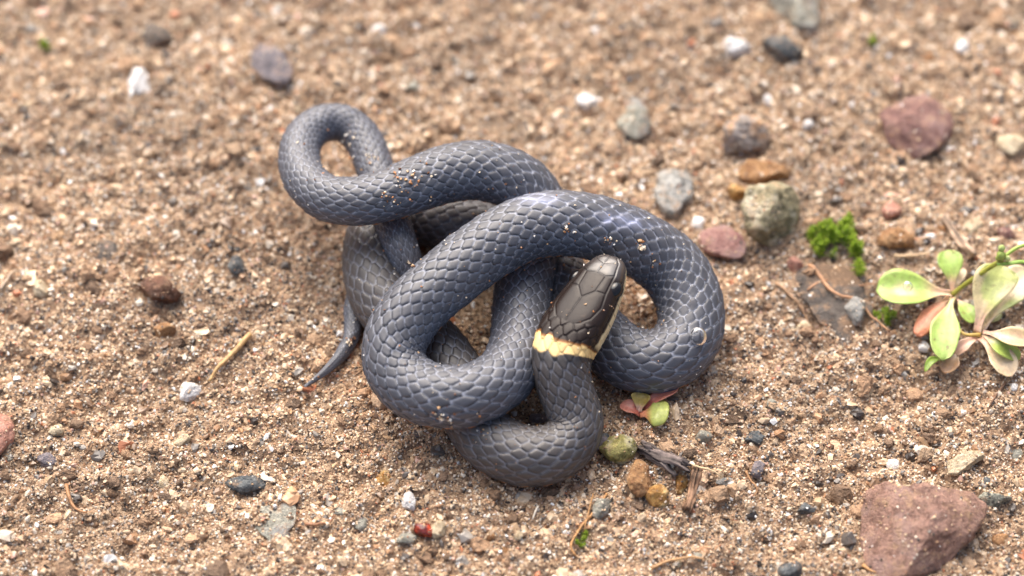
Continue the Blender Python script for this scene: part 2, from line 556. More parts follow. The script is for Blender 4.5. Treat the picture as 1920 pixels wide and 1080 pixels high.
# pale skin showing where the back is pulled tight over the two humps of the coil
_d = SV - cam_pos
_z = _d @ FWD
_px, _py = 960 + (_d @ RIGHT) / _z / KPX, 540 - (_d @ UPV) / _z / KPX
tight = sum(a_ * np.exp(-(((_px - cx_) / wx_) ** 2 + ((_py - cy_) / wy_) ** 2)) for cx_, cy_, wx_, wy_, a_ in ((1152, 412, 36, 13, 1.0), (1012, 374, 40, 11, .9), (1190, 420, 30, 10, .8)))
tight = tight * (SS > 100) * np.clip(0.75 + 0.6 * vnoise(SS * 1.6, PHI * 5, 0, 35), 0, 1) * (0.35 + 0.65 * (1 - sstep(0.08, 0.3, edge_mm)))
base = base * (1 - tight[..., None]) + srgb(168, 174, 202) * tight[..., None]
# belly
base = np.where(belly[..., None], srgb(196, 128, 60) * 1.0 + 0 * base, base)
# head, neck and ring
wob = 0.35 * (rndp - 0.5) + 0.12 * vnoise(SS * 2, PHI * 4, 0, 61)
hq = h_ + wob + 0.25 * np.abs(PHI)
dark = srgb(38, 29, 26); cream = srgb(240, 206, 142); ochre = srgb(168, 108, 48)
hb = dark + srgb(96, 72, 48) * 0.55 * np.clip(vnoise(SS * 2.2, lat * 2.2, 0, 71), 0, 1)[..., None] * sstep(0.8, 1.5, np.abs(PHI))[..., None]
snout = (1 - sstep(1.0, 3.4, h_)) * 0.4  # paler tip: gloss reflection on the snout painted into the colour
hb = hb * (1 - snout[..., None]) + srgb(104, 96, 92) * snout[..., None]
lipc = sstep(1.50, 1.58, np.abs(PHI)) * (1 - sstep(10.5, 11.5, h_))
hb = hb * (1 - lipc[..., None]) + srgb(222, 204, 160) * lipc[..., None]
hg = (1 - sstep(0.02, 0.07, edge_mm)) * on_head
hb = hb * (1 - 0.6 * hg[..., None]) + srgb(24, 20, 20) * 0.6 * hg[..., None]
w_head = 1 - sstep(12.2, 14.8, hq)                        # dark cap fades into the neck
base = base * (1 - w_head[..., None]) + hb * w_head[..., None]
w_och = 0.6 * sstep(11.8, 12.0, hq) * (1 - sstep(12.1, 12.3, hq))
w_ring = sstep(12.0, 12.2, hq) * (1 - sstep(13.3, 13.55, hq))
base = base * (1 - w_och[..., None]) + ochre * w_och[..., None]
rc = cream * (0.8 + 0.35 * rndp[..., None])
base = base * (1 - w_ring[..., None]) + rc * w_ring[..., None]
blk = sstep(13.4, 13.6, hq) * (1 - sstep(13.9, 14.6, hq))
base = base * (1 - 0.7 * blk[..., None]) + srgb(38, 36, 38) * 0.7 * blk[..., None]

skin, nt, b = new_mat('snake_skin')
v = mm_coords(nt)
a = node(nt, 'ShaderNodeAttribute', attribute_name='tone')
f = noise_node(nt, v, 6.0, 4, 0.7)
f2 = noise_node(nt, v, 0.9, 5, 0.7)
col = mixc(nt, 0.35, a.outputs['Color'], ramp(nt, f, [(0.3, (0.6, 0.6, 0.6)), (0.7, (1.25, 1.25, 1.25))]), 'MULTIPLY')
col = mixc(nt, ramp(nt, f2, [(0.60, (0, 0, 0)), (0.78, (0.22, 0.22, 0.22))]), col, srgb(128, 110, 96))
nt.links.new(col, b.inputs['Base Color'])
rr = node(nt, 'ShaderNodeMapRange')
rr.inputs['To Min'].default_value = 0.34
rr.inputs['To Max'].default_value = 0.62
nt.links.new(f2, rr.inputs[0])
ga = node(nt, 'ShaderNodeAttribute', attribute_name='gloss')
gm = node(nt, 'ShaderNodeMath', operation='MULTIPLY_ADD')
nt.links.new(ga.outputs['Fac'], gm.inputs[0]); gm.inputs[1].default_value = -0.14
nt.links.new(rr.outputs[0], gm.inputs[2])
nt.links.new(gm.outputs[0], b.inputs['Roughness'])
sa = node(nt, 'ShaderNodeAttribute', attribute_name='shine')
nt.links.new(sa.outputs['Fac'], b.inputs['Specular IOR Level'])
bump(nt, f, 0.25, 0.03, b)

snake = obj('snake', None, loc=(0, 0, 0))
tag(snake, 'slate grey snake with a cream neck ring, knotted in coils on the sandy soil', 'snake')
F = grid_faces(NS, NP_, True)
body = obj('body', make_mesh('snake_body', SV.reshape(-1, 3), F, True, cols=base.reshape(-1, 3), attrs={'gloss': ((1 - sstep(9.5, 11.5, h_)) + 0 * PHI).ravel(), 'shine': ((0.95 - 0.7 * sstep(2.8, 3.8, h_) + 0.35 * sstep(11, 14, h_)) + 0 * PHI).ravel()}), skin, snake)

# eyes
eye_m, nt, b = new_mat('eye_gloss')
vv = mm_coords(nt)
nt.links.new(ramp(nt, noise_node(nt, vv, 3, 2), [(0.3, (0.004, 0.004, 0.005)), (0.7, (0.012, 0.010, 0.010))]), b.inputs['Base Color'])
b.inputs['Roughness'].default_value = 0.06


def ball(n=16, m=24):
    t = np.linspace(0, np.pi, n + 1)[1:-1]
    p = np.linspace(0, 2 * np.pi, m, endpoint=False)
    V = np.stack([np.sin(t)[:, None] * np.cos(p), np.sin(t)[:, None] * np.sin(p), np.cos(t)[:, None] + 0 * p], -1).reshape(-1, 3)
    F = grid_faces(n - 1, m, True)
    V = np.vstack([V, [[0, 0, 1], [0, 0, -1]]])
    j = np.arange(m); o = (n - 2) * m
    return V, [F, np.stack([np.full(m, len(V) - 2), j, (j + 1) % m], 1)[:, ::-1], np.stack([np.full(m, len(V) - 1), o + j, o + (j + 1) % m], 1)]


ie = np.argmin(np.abs(s_samp - 4.35 * HS))
bv, bf = ball()
for sgn in (1, -1):
    jp = np.argmin(np.abs(phi - sgn * 1.10))
    cpt = SV[ie, jp] - SNORM[ie, jp] * 0.26
    N, Tt = SNORM[ie, jp], T[ie]
    B = np.cross(N, Tt)
    M = np.stack([Tt * 0.98, B * 0.80, N * 0.66], 0)
    o = obj('eye', make_mesh('eye', bv @ M, bf, True), eye_m, snake, loc=cpt)

# ------------------------------------------------------------------ stones
STONE_TOPS, FOOT = [], []


def ico(sub):
    import bmesh
    bm = bmesh.new()
    bmesh.ops.create_icosphere(bm, subdivisions=sub, radius=1.0)
    V = np.array([v.co[:] for v in bm.verts])
    F = np.array([[v.index for v in f.verts] for f in bm.faces])
    bm.free()
    return V, F


ICO4, ICO3, ICO2 = ico(5), ico(4), ico(3)


def stone(name, label, cx, cy, w, h, mat, tall=0.6, sink=0.35, cuts=9, rough=0.10, outline=None, seed=0, sub=None, cat='stone', group=None, flat=None, z0=None, rot=0.0):
    """w, h: size in photo pixels; the outline (photo pixels) overrides the ellipse; tall: height / mean width"""
    r = np.random.default_rng(1000 + seed)
    big = max(w, h)
    V, Fc = sub or (ICO4 if big > 60 else ICO3 if big > 26 else ICO2)
    V = V.copy()
    for _ in range(cuts):
        n = r.normal(size=3); n[2] = n[2] * 0.7 if outline is None else abs(n[2]) * 2 + .8; n /= np.linalg.norm(n)
        d = r.uniform(0.52, 0.86) if outline is None else r.uniform(0.45, 0.8)
        over = np.maximum(V @ n - d, 0)
        V -= over[:, None] * n * 0.94
    if flat:
        V[:, 2] = np.where(V[:, 2] > flat, flat + (V[:, 2] - flat) * 0.12, V[:, 2])
    q = mmpx(1.0)
    p0 = at(cx, cy, 0)
    if outline is not None:
        O = np.array([at(x, y, 0.8) for x, y in outline])[:, :2]
        c0 = O.mean(0)
        ang = np.arctan2(*(O - c0).T[::-1]); rad = np.hypot(*(O - c0).T)
        k = np.argsort(ang)
        ang = np.concatenate([ang[k] - 2 * np.pi, ang[k], ang[k] + 2 * np.pi]); rad = np.tile(rad[k], 3)
        a_ = np.arctan2(V[:, 1], V[:, 0])
        m_ = np.interp(a_, ang, rad)
        V[:, 0] *= m_; V[:, 1] *= m_
        p0 = np.array([*c0, 0])
        hx = rad.mean()
    else:
        hx, hy = 1.22 * w * q / 2, 1.18 * h * q / 2 / math.sin(PITCH) * (0.95 if tall < 0.5 else 0.82)
        x_, y_ = V[:, 0] * hx, V[:, 1] * hy
        V[:, 0], V[:, 1] = x_ * math.cos(rot) - y_ * math.sin(rot), x_ * math.sin(rot) + y_ * math.cos(rot)
        hx = 0.5 * (hx + hy)
    V[:, 2] *= hx * tall
    k = 2.2 / hx
    dn = vnoise(V[:, 0] * k + seed * 3.1, V[:, 1] * k, V[:, 2] * k, seed) * 0.7 + 0.4 * vnoise(V[:, 0] * k * 3, V[:, 1] * k * 3 + seed, V[:, 2] * k * 3, seed + 1) + 0.3 * vnoise(V[:, 0] * k * 7, V[:, 1] * k * 7 + seed, V[:, 2] * k * 7, seed + 2)
    nv = V / (np.linalg.norm(V, axis=1)[:, None] + 1e-9)
    V = V + nv * (dn * rough * hx)[:, None]
    zt = V[:, 2].max() - V[:, 2].min()
    g = float(ground_h(p0[0], p0[1])) if z0 is None else z0
    base_z = V[:, 2].min()
    V[:, 2] -= base_z
    o = obj(name, make_mesh(name, V, Fc, True), mat, loc=(p0[0], p0[1], g - sink * zt))
    tag(o, label, cat, group)
    tri = V[Fc]
    nn = np.cross(tri[:, 1] - tri[:, 0], tri[:, 2] - tri[:, 0])
    ar = np.linalg.norm(nn, axis=1)
    okf = (nn[:, 2] / (ar + 1e-12) > 0.45) & (tri[:, :, 2].mean(1) > sink * zt)
    if group is None:
        FOOT.append((p0[0], p0[1], hx))
    if group is None and okf.any():
        area = ar[okf].sum() / 2
        cen = tri[okf].mean(1)
        patch = sstep(-0.15, 0.5, vnoise(cen[:, 0] * 0.6 + seed, cen[:, 1] * 0.6, 0, 5))
        pr = ar[okf] * (0.15 + patch)
        k_n = int(min(area * 1.6, 170)) + 2
        pick = rng.choice(len(cen), k_n, p=pr / pr.sum())
        STONE_TOPS.append(cen[pick] + np.array([p0[0], p0[1], g - sink * zt]))
    return o


grey = lambda a, d=30: ((a - d,) * 3, (a + d, a + d, a + d - 4))
MAROON = stone_mat((110, 72, 66), (156, 114, 106), (166, 132, 126), 0.7, 0.55, speck=(188, 160, 150))
REDBR = stone_mat((118, 84, 72), (178, 138, 120), (158, 126, 116), 0.8, 0.6, speck=(196, 168, 150))
WHITE = stone_mat((226, 220, 214), (255, 254, 252), None, 1.2, 0.4)
CREAM = stone_mat((190, 164, 128), (238, 222, 190), None, 1.4, 0.5)
CHAR = stone_mat((64, 68, 72), (122, 126, 126), None, 1.0, 0.6)
PALE = stone_mat((128, 126, 114), (196, 192, 176), (150, 152, 150), 0.8, 0.55)
OLIVE = stone_mat((118, 108, 80), (196, 184, 146), (222, 212, 186), 0.7, 0.6, speck=(58, 56, 50))
TAN = stone_mat((138, 94, 58), (196, 150, 102), None, 1.3, 0.7)
GOLD = stone_mat((150, 100, 46), (216, 166, 92), (232, 206, 150), 1.3, 0.45)
PINK = stone_mat((140, 96, 90), (184, 142, 132), (160, 128, 126), 0.8, 0.6)
ROSE = stone_mat((176, 118, 98), (220, 164, 144), None, 1.2, 0.5)
SLATE = stone_mat((84, 76, 70), (122, 112, 104), (132, 106, 84), 0.5, 0.8)
PURP = stone_mat((100, 94, 100), (148, 138, 142), None, 0.8, 0.65)
BLUEG = stone_mat((122, 122, 118), (196, 194, 188), None, 1.3, 0.5)
SPECK = stone_mat((70, 72, 70), (190, 190, 170), (40, 42, 44), 2.2, 0.5)
MIXED = stone_mat((140, 126, 114), (200, 190, 184), (222, 160, 96), 0.55, 0.55, speck=(60, 52, 48))
BROWN = stone_mat((84, 56, 42), (130, 88, 66), None, 1.0, 0.45)
MOSSY = stone_mat((112, 104, 54), (196, 186, 112), (222, 214, 180), 0.8, 0.5, speck=(70, 62, 40))

stone('stone', 'large reddish brown flat-topped stone dusted with sand, lying beyond the bark chip', 1725, 1000, 245, 165, REDBR, tall=0.6, sink=0.28, cuts=10, rough=0.085, seed=1,
      outline=[(1612, 935), (1650, 922), (1700, 926), (1770, 934), (1835, 944), (1852, 958), (1838, 990), (1806, 1030), (1770, 1060), (1720, 1088), (1660, 1092), (1612, 1070), (1602, 1040), (1606, 985)])
stone('stone', 'rounded maroon stone lying alone beyond the moss and the leafy rosette', 1718, 233, 128, 104, MAROON, tall=0.62, sink=0.28, cuts=9, rough=0.07, seed=2,
      outline=[(1656, 205), (1690, 184), (1740, 183), (1768, 200), (1790, 232), (1770, 262), (1738, 284), (1700, 284), (1668, 262), (1656, 235)])
stone('stone', 'charcoal grey stone with a crack beside the white quartz pebble', 1463, 93, 78, 56, CHAR, tall=0.7, seed=3, cuts=7)
stone('pebble', 'bright white quartz pebble beside the cracked charcoal stone', 1385, 88, 56, 42, WHITE, tall=0.8, seed=4, cat='pebble')
stone('stone', 'pale grey angular stone tapering to a point above the cracked charcoal stone', 1497, 18, 80, 70, PALE, tall=0.7, seed=5,
      outline=[(1440, -30), (1520, -36), (1531, 10), (1522, 50), (1508, 54), (1480, 25), (1450, 0)])
stone('stone', 'pale triangular stone standing alone in the soil behind the big coil', 1193, 208, 50, 76, PALE, tall=0.55, seed=6, rough=0.05,
      outline=[(1170, 238), (1175, 195), (1186, 170), (1198, 172), (1212, 205), (1217, 232), (1200, 246), (1182, 246)])
stone('pebble', 'small whitish pebble beside the pale triangular stone', 1098, 188, 40, 40, WHITE, tall=0.7, seed=7, sink=0.45, cat='pebble')
stone('stone', 'lumpy grey stone stained orange, touching a tan clod', 1390, 262, 84, 80, MIXED, tall=0.75, seed=8, rough=0.14)
stone('stone', 'tan lumpy clod below the orange stained stone', 1434, 325, 84, 56, TAN, tall=0.7, seed=9, rough=0.14)
stone('pebble', 'small yellowish brown round pebble between the tan clod and the pink flat stone', 1383, 358, 42, 32, GOLD, tall=0.8, seed=10, cat='pebble')
stone('stone', 'pale grey and white stone tapering downwards, next to the wide coil', 1260, 345, 76, 96, BLUEG, tall=0.55, seed=11,
      outline=[(1228, 330), (1240, 306), (1268, 303), (1296, 318), (1300, 345), (1280, 375), (1264, 400), (1244, 390), (1230, 362)])
stone('stone', 'speckled olive stone standing upright against the pink flat stone', 1443, 418, 106, 104, OLIVE, tall=0.95, seed=12, rough=0.12, sink=0.25)
stone('stone', 'flat dusky pink stone leaning against the speckled olive stone', 1353, 447, 96, 60, PINK, tall=0.5, seed=13, rough=0.05,
      outline=[(1310, 440), (1318, 420), (1345, 415), (1380, 430), (1400, 465), (1392, 477), (1350, 474), (1318, 462)])
stone('stone', 'dark slate slab mostly buried under the thin roots', 1560, 560, 150, 150, SLATE, tall=0.3, sink=0.72, seed=14, rough=0.04, flat=0.35,
      outline=[(1488, 505), (1530, 485), (1590, 492), (1622, 540), (1640, 590), (1622, 640), (1592, 650), (1562, 605), (1520, 560)])
stone('pebble', 'grey and white pebble resting on the dark slate slab', 1602, 590, 36, 52, BLUEG, tall=0.8, seed=15, sink=0.12, cat='pebble')
stone('pebble', 'salmon red pebble between the moss cushion and the maroon stone', 1672, 394, 32, 38, ROSE, tall=0.8, seed=16, cat='pebble')
stone('stone', 'pale tan chip beside the grey stick near the leafy rosette', 1828, 424, 40, 34, CREAM, tall=0.5, seed=17, cat='stone chip')
stone('stone', 'orange brown clod between the moss and the leafy rosette', 1682, 456, 62, 46, TAN, tall=0.8, seed=18, rough=0.14)
stone('pebble', 'orange pink pebble at the top of the thin forked root', 1488, 492, 32, 32, ROSE, tall=0.8, seed=19, cat='pebble')
stone('stone', 'yellow mossy quartz stone touching the front bend of the snake', 1158, 857, 60, 46, MOSSY, tall=0.8, seed=20, rough=0.12, sink=0.2)
stone('stone', 'sand crusted tan stone below the yellow mossy stone', 1195, 910, 46, 62, TAN, tall=0.7, seed=21, rough=0.1, sink=0.25)
stone('pebble', 'golden brown rough pebble beside the brown twig', 1234, 939, 38, 36, GOLD, tall=0.85, seed=22, sink=0.2, cat='pebble')
stone('stone', 'pale grey translucent looking triangular flake half buried in sand', 515, 965, 84, 84, PALE, tall=0.22, sink=0.45, seed=23, rough=0.03, flat=0.5,
      outline=[(470, 962), (488, 948), (520, 938), (548, 930), (553, 955), (540, 990), (518, 1018), (498, 1000), (480, 985)])
stone('stone', 'blackish stone capped with sand next to the pale triangular flake', 466, 903, 72, 36, CHAR, tall=0.6, sink=0.4, seed=24)
stone('pebble', 'white quartz chip on bare soil below the dry grass stalk', 351, 728, 40, 34, WHITE, tall=0.6, seed=25, cat='pebble')
stone('pebble', 'cream chip on sand between the white quartz chip and the pale flake', 341, 820, 30, 28, CREAM, tall=0.6, seed=26, cat='pebble')
stone('pebble', 'black and white speckled pebble at the tip of the large reddish stone', 1868, 931, 50, 30, SPECK, tall=0.8, seed=27, cat='pebble')
stone('pebble', 'dark grey round pebble close to the large reddish stone', 1482, 1073, 36, 38, CHAR, tall=0.8, seed=28, cat='pebble')
stone('stone', 'smooth purple grey stone behind the raised upper coil', 512, 122, 84, 92, PURP, tall=0.4, seed=29, rough=0.04,
      outline=[(470, 90), (485, 82), (515, 92), (540, 115), (548, 140), (535, 162), (505, 150), (480, 130)])
stone('pebble', 'bright white lump of quartz facing the purple grey stone', 263, 158, 50, 62, WHITE, tall=0.7, seed=30, cat='pebble')
stone('stone', 'dark grey buried stone beyond the white quartz lump', 290, 62, 58, 56, SLATE, tall=0.4, sink=0.5, seed=31)
stone('stone', 'shiny dark brown nodule in a hollow of the soil', 302, 556, 76, 56, BROWN, tall=0.75, seed=32, rough=0.07, sink=0.3)
stone('pebble', 'light brown pebble just below the dark brown nodule', 310, 624, 36, 30, TAN, tall=0.85, seed=33, cat='pebble')
stone('pebble', 'small dark slate pebble between the brown nodule and the tail side of the snake', 447, 508, 30, 36, CHAR, tall=0.7, seed=34, cat='pebble')
stone('stone', 'dark grey flat stone sunk in soil beyond the brown nodule', 194, 478, 50, 64, SLATE, tall=0.35, sink=0.5, seed=36)
stone('pebble', 'cream pebble near the dark sunken stone and a dry straw', 78, 545, 28, 32, CREAM, tall=0.8, seed=35, cat='pebble')
stone('stone', 'salmon pink smooth stone at the edge of the sandy patch', -6, 815, 56, 84, ROSE, tall=0.6, seed=37, rough=0.05)
stone('pebble', 'hollow grey shell-like pebble near the salmon pink stone', 84, 855, 34, 26, PURP, tall=0.6, seed=38, cat='pebble')
stone('pebble', 'pale yellow pebble near the hollow grey pebble', 102, 798, 30, 26, CREAM, tall=0.8, seed=39, cat='pebble')
stone('pebble', 'amber pebble with a rounded end on the sand below the coils', 716, 900, 32, 42, GOLD, tall=0.6, seed=40, cat='pebble')
stone('pebble', 'bright white upright chip on the sand below the coils', 768, 950, 22, 36, WHITE, tall=0.8, seed=41, sink=0.15, cat='pebble')
stone('pebble', 'cream grain touching the orange red glassy shard', 822, 1003, 24, 34, CREAM, tall=0.7, seed=42, cat='pebble')
stone('stone', 'long pale chip on the sand above the large reddish stone', 1808, 868, 66, 34, CREAM, tall=0.5, seed=43, rot=0.5, cat='stone chip')
stone('pebble', 'bluish white glassy chip on open sand above the large reddish stone', 1678, 855, 24, 24, WHITE, tall=0.7, seed=44, cat='pebble')
stone('pebble', 'pinkish tan flake lying at the back edge of the large reddish stone', 1708, 912, 32, 22, CREAM, tall=0.5, seed=45, cat='pebble')
stone('pebble', 'dark grey angular chip on sand between the twig and the large reddish stone', 1511, 955, 28, 24, CHAR, tall=0.6, seed=46, cat='pebble')
stone('pebble', 'lilac grey chip standing in the sand past the end of the pale straw', 1420, 885, 28, 34, PURP, tall=0.7, seed=47, sink=0.15, cat='pebble')
stone('pebble', 'blue grey flat pebble at the tip of the pale straw', 1362, 906, 32, 20, BLUEG, tall=0.6, seed=48, cat='pebble')
stone('pebble', 'pale greenish round pebble on sand between the seedling and the bark chip', 1319, 822, 26, 24, PALE, tall=0.8, seed=49, cat='pebble')
stone('pebble', 'dark blue grey broken pebble on open sand past the seedling', 1416, 826, 32, 26, CHAR, tall=0.7, seed=50, cat='pebble')
stone('pebble', 'greyish cream pebble beside the fine tan root below the front bend', 1129, 960, 26, 46, PALE, tall=0.6, seed=51, rot=-0.5, cat='pebble')
stone('pebble', 'dull lilac pebble inside the front bend of the neck', 1006, 789, 44, 26, PURP, tall=0.6, seed=52, sink=0.4, cat='pebble')
stone('pebble', 'chalk white chip beyond the maroon stone', 1806, 80, 34, 34, WHITE, tall=0.6, seed=53, cat='pebble')
stone('stone', 'tan flake with a dark underside near the maroon stone', 1900, 272, 56, 40, CREAM, tall=0.4, seed=54, sink=0.1, cat='stone chip')
stone('pebble', 'small white pebble on the slope between the maroon and orange stained stones', 1514, 230, 22, 20, WHITE, tall=0.8, seed=55, cat='pebble')
stone('pebble', 'greenish grey wedge close to the amber pebble on the sand', 760, 1018, 34, 20, PALE, tall=0.5, seed=56, cat='pebble')
stone('pebble', 'lilac round pebble behind the yellow mossy stone, against the snake', 1128, 838, 36, 30, PURP, tall=0.7, seed=57, cat='pebble')
stone('pebble', 'black hollow pebble tucked beside the neck and the seedling', 1128, 822, 26, 22, CHAR, tall=0.7, seed=58, cat='pebble')
stone('pebble', 'orange gravel stone against the shaft of the brown twig', 1276, 908, 22, 34, GOLD, tall=0.8, seed=59, cat='pebble')
stone('pebble', 'white flake under the lower green leaf of the rosette', 1731, 652, 22, 26, WHITE, tall=0.6, seed=60, cat='pebble')
stone('pebble', 'white crusted chip between the salmon pebble and the grey stick', 1745, 447, 26, 22, WHITE, tall=0.6, seed=61, cat='pebble')
stone('pebble', 'dull red pebble near the grey stick behind the rosette', 1885, 440, 36, 28, MAROON, tall=0.8, seed=62, cat='pebble')

# glassy red shard
glass_red, nt, b = new_mat('red_glass')
vv = mm_coords(nt)
nt.links.new(ramp(nt, noise_node(nt, vv, 1.0, 2), [(0.42, srgb(96, 34, 30)), (0.6, srgb(196, 76, 40))]), b.inputs['Base Color'])
b.inputs['Roughness'].default_value = 0.15
b.inputs['Subsurface Weight'].default_value = 0.3
b.inputs['Subsurface Radius'].default_value = (1 * MM, .2 * MM, .1 * MM)
stone('shard', 'orange red glassy shard lying on the sand', 796, 1004, 30, 34, glass_red, tall=0.6, seed=70, sink=0.15, cat='shard')

# loose pebbles told apart only by their place, in five kinds
KINDS = [('cream', CREAM), ('grey', PALE), ('orange brown', TAN), ('white', WHITE), ('dark', CHAR)]
MARKS = [(1725, 1000, 'the large reddish stone'), (1718, 233, 'the maroon stone'), (1463, 60, 'the cracked charcoal stone'), (1193, 208, 'the pale triangular stone'), (1400, 300, 'the orange stained stone'),
         (1443, 418, 'the speckled olive stone'), (1570, 570, 'the dark slate slab'), (1800, 560, 'the leafy rosettes'), (1210, 760, 'the tiny seedling'), (1240, 870, 'the grey bark chip'), (515, 965, 'the pale triangular flake'),
         (350, 727, 'the white quartz chip'), (512, 122, 'the purple grey stone'), (263, 158, 'the white quartz lump'), (302, 556, 'the dark brown nodule'), (797, 1005, 'the glassy red shard'), (1098, 1004, 'the looping tan root'),
         (430, 670, 'the dry grass stalk'), (1565, 440, 'the green moss cushion'), (40, 830, 'the salmon pink stone'), (1400, 850, 'the dark broken pebble'), (1482, 1050, 'the dark round pebble'), (900, 200, 'the raised upper coil'), (780, 860, 'the front coils'), (1260, 345, 'the pale grey and white stone')]
body_mask_pts = C[::12, :2]
body_low = (C[::12, 2] - R[::12]) < 2.0


def on_snake(x, y, m=3.4):
    P = body_mask_pts[body_low]
    return np.min(np.hypot(P[:, 0] - x, P[:, 1] - y)) < m


def clear_of_stones(x, y, share):
    k = np.ones(len(x), bool)
    for fx, fy, fr in FOOT:
        k &= (np.hypot(x - fx, y - fy) > fr * 0.95) | (rng.random(len(x)) > share)
    return k


kmesh = {}
cnt = 0
while cnt < 66:
    px, py = rng.uniform(-20, 1940), rng.uniform(-20, 1100)
    if rng.random() > (0.4 if px < 900 else 1.0):
        continue
    p = at(px, py, 0)
    if on_snake(p[0], p[1]) or not clear_of_stones(np.array([p[0]]), np.array([p[1]]), 1.0)[0]:
        continue
    ki = int(rng.choice(5, p=[.3, .2, .25, .13, .12]))
    kn, mt = KINDS[ki]
    mk = min(MARKS, key=lambda m: (m[0] - px) ** 2 + (m[1] - py) ** 2)[2]
    lab, grp = f'small {kn} pebble lying loose near {mk}', f'loose {kn} pebbles near {mk}'
    w = 12 + 20 * rng.random() ** 2
    vkey = (ki, int(rng.integers(4)))
    if vkey not in kmesh:
        o = stone('pebble', lab, px, py, 20, 18, mt, tall=rng.uniform(.5, .85), seed=100 + ki * 10 + vkey[1], cuts=7, sub=ICO2, cat='pebble', group=grp)
        kmesh[vkey] = o
    else:
        o = kmesh[vkey].copy()
        COL.objects.link(o)
        o['label'], o['group'] = lab, grp
    s_ = w / 20
    o.scale = (s_, s_, s_)
    o.rotation_euler = (rng.uniform(-.3, .3), rng.uniform(-.3, .3), rng.uniform(0, 6.28))
    o.location = np.array([p[0], p[1], float(ground_h(p[0], p[1])) - 0.6 * s_]) * MM
    cnt += 1

# ------------------------------------------------------------------ roots, twigs, straws
WOOD = tone_mat('dead_wood', 0.75, 0, 2.2, 0.7, 0.15)
ROOT = tone_mat('root_skin', 0.6, 0, 2.5, 0.45, 0.06)


def strand(name, label, pts, r_px, colour, mat=ROOT, cat='root', lift=0.0, rough=0.15, taper=(1, 0.5), n=8, flat=1.0, follow=True, parent=None, seed=0, fibre=0.0):
    q = mmpx()
    P = []
    for p in pts:
        px, py = p[:2]
        z = p[2] if len(p) > 2 else None
        w = at(px, py, 0.3 if z is None else z)
        if z is None:
            w[2] = max(float(ground_h(w[0] + dx, w[1] + dy)) for dx in (-.4, .4) for dy in (-.4, .4)) + lift
        P.append(w)
    P = np.array(P)
    Q, si = spline(P, 0.35)
    if all(len(p) < 3 for p in pts):
        g = ground_h(Q[:, 0], Q[:, 1])
        k = np.ones(9) / 9
        gs = np.convolve(np.pad(g, 4, mode='edge'), k, 'valid')
        Q[:, 2] = np.maximum(gs, g) + lift + r_px * q * 0.35
    t = si / si[-1]
    rad = r_px * q * (taper[0] + (taper[1] - taper[0]) * t) * (1 + 0.12 * vnoise(si * 0.8, 0, 0, seed))
    Q[:, 0] += 0.12 * r_px * q * vnoise(si * 0.5, 1, 0, seed + 3)
    V, Fs = tube(Q, rad, n, rough, seed, flat)
    c0 = Q[0].copy()
    loc = c0
    cols = np.tile(srgb(*colour), (len(V), 1)) * (0.85 + 0.3 * rng.random((len(V), 1)))
    if fibre:
        m_ = len(Q)
        ii = np.repeat(np.arange(m_), n); jj = np.tile(np.arange(n), m_)
        fb_ = vnoise(jj * 0.55, ii * 0.10, 0, seed + 8) + 0.6 * vnoise(jj * 1.1, ii * 0.3, 0, seed + 9)
        rv = V[:m_ * n] - Q[ii]
        V[:m_ * n] = Q[ii] + rv * (1 + fibre * fb_)[:, None]
        tdir = (Q[-1] - Q[0]) / np.linalg.norm(Q[-1] - Q[0])
        e_end = ((ii > m_ - 3) * 1.0 - (ii < 3) * 1.0) * vnoise(jj * 0.8, 3, 0, seed + 10) * r_px * q * 0.8
        V[:m_ * n] += e_end[:, None] * tdir
        cols[:m_ * n] *= np.clip(0.95 + 0.75 * fb_, 0.25, 2.2)[:, None]
    me = make_mesh(name, V - c0, Fs, True, cols=cols)
    o = obj(name, me, mat, parent, loc if parent is None else loc - np.array(parent.location) / MM)
    if parent is None:
        tag(o, label, cat)
    return o


rt = strand('root', 'thin tan root with a side branch lying across the dark slate slab', [(1518, 492), (1545, 528), (1572, 558), (1602, 562), (1632, 588), (1668, 622)], 4.2, (176, 132, 98), lift=0.5, seed=1)
strand('branch', None, [(1515, 542), (1535, 528), (1560, 523), (1600, 531), (1645, 536)], 2.6, (170, 128, 96), lift=0.5, parent=rt, seed=2)
strand('root', 'fine bent root on soil between the wide coil and the slate slab', [(1455, 526), (1478, 548), (1502, 570), (1524, 604)], 3.0, (172, 136, 104), lift=0.2, seed=3)
strand('grass_stalk', 'dry pale grass stalk lying on the soil near the tail tip', [(470, 630), (446, 656), (420, 680), (392, 712)], 5.0, (196, 158, 108), cat='grass stalk', lift=0.5, seed=4, taper=(1, .7))
tw = strand('bark_chip', 'grey weathered bark chip lying beside the yellow mossy stone', [(1204, 846), (1232, 862), (1260, 876), (1288, 886)], 15, (104, 92, 88), mat=WOOD, cat='bark', lift=0.5, rough=0.5, taper=(.8, .7), n=40, flat=0.6, seed=5, fibre=.28)
strand('splinter', None, [(1210, 856), (1240, 878), (1268, 898)], 7, (120, 108, 104), mat=WOOD, lift=0.3, rough=0.6, parent=tw, n=20, seed=6, fibre=.3)
strand('straw', 'thin pale straw sticking out past the end of the bark chip', [(1282, 880), (1310, 886), (1335, 893), (1352, 900)], 2.6, (214, 186, 146), cat='straw', lift=0.7, seed=7)
strand('twig', 'short stubby brown twig standing towards the bark chip', [(1308, 880), (1300, 912), (1294, 936), (1288, 958)], 9, (128, 98, 76), mat=WOOD, cat='twig', lift=0.3, rough=0.6, taper=(1, .8), n=30, seed=8, fibre=.3)
strand('stick', 'grey brown dry stick lying behind the leafy rosette', [(1768, 408), (1788, 440), (1804, 470), (1822, 492)], 7.5, (176, 150, 128), mat=WOOD, cat='stick', lift=0.5, rough=0.5, n=30, taper=(.8, 1), seed=9, fibre=.28)
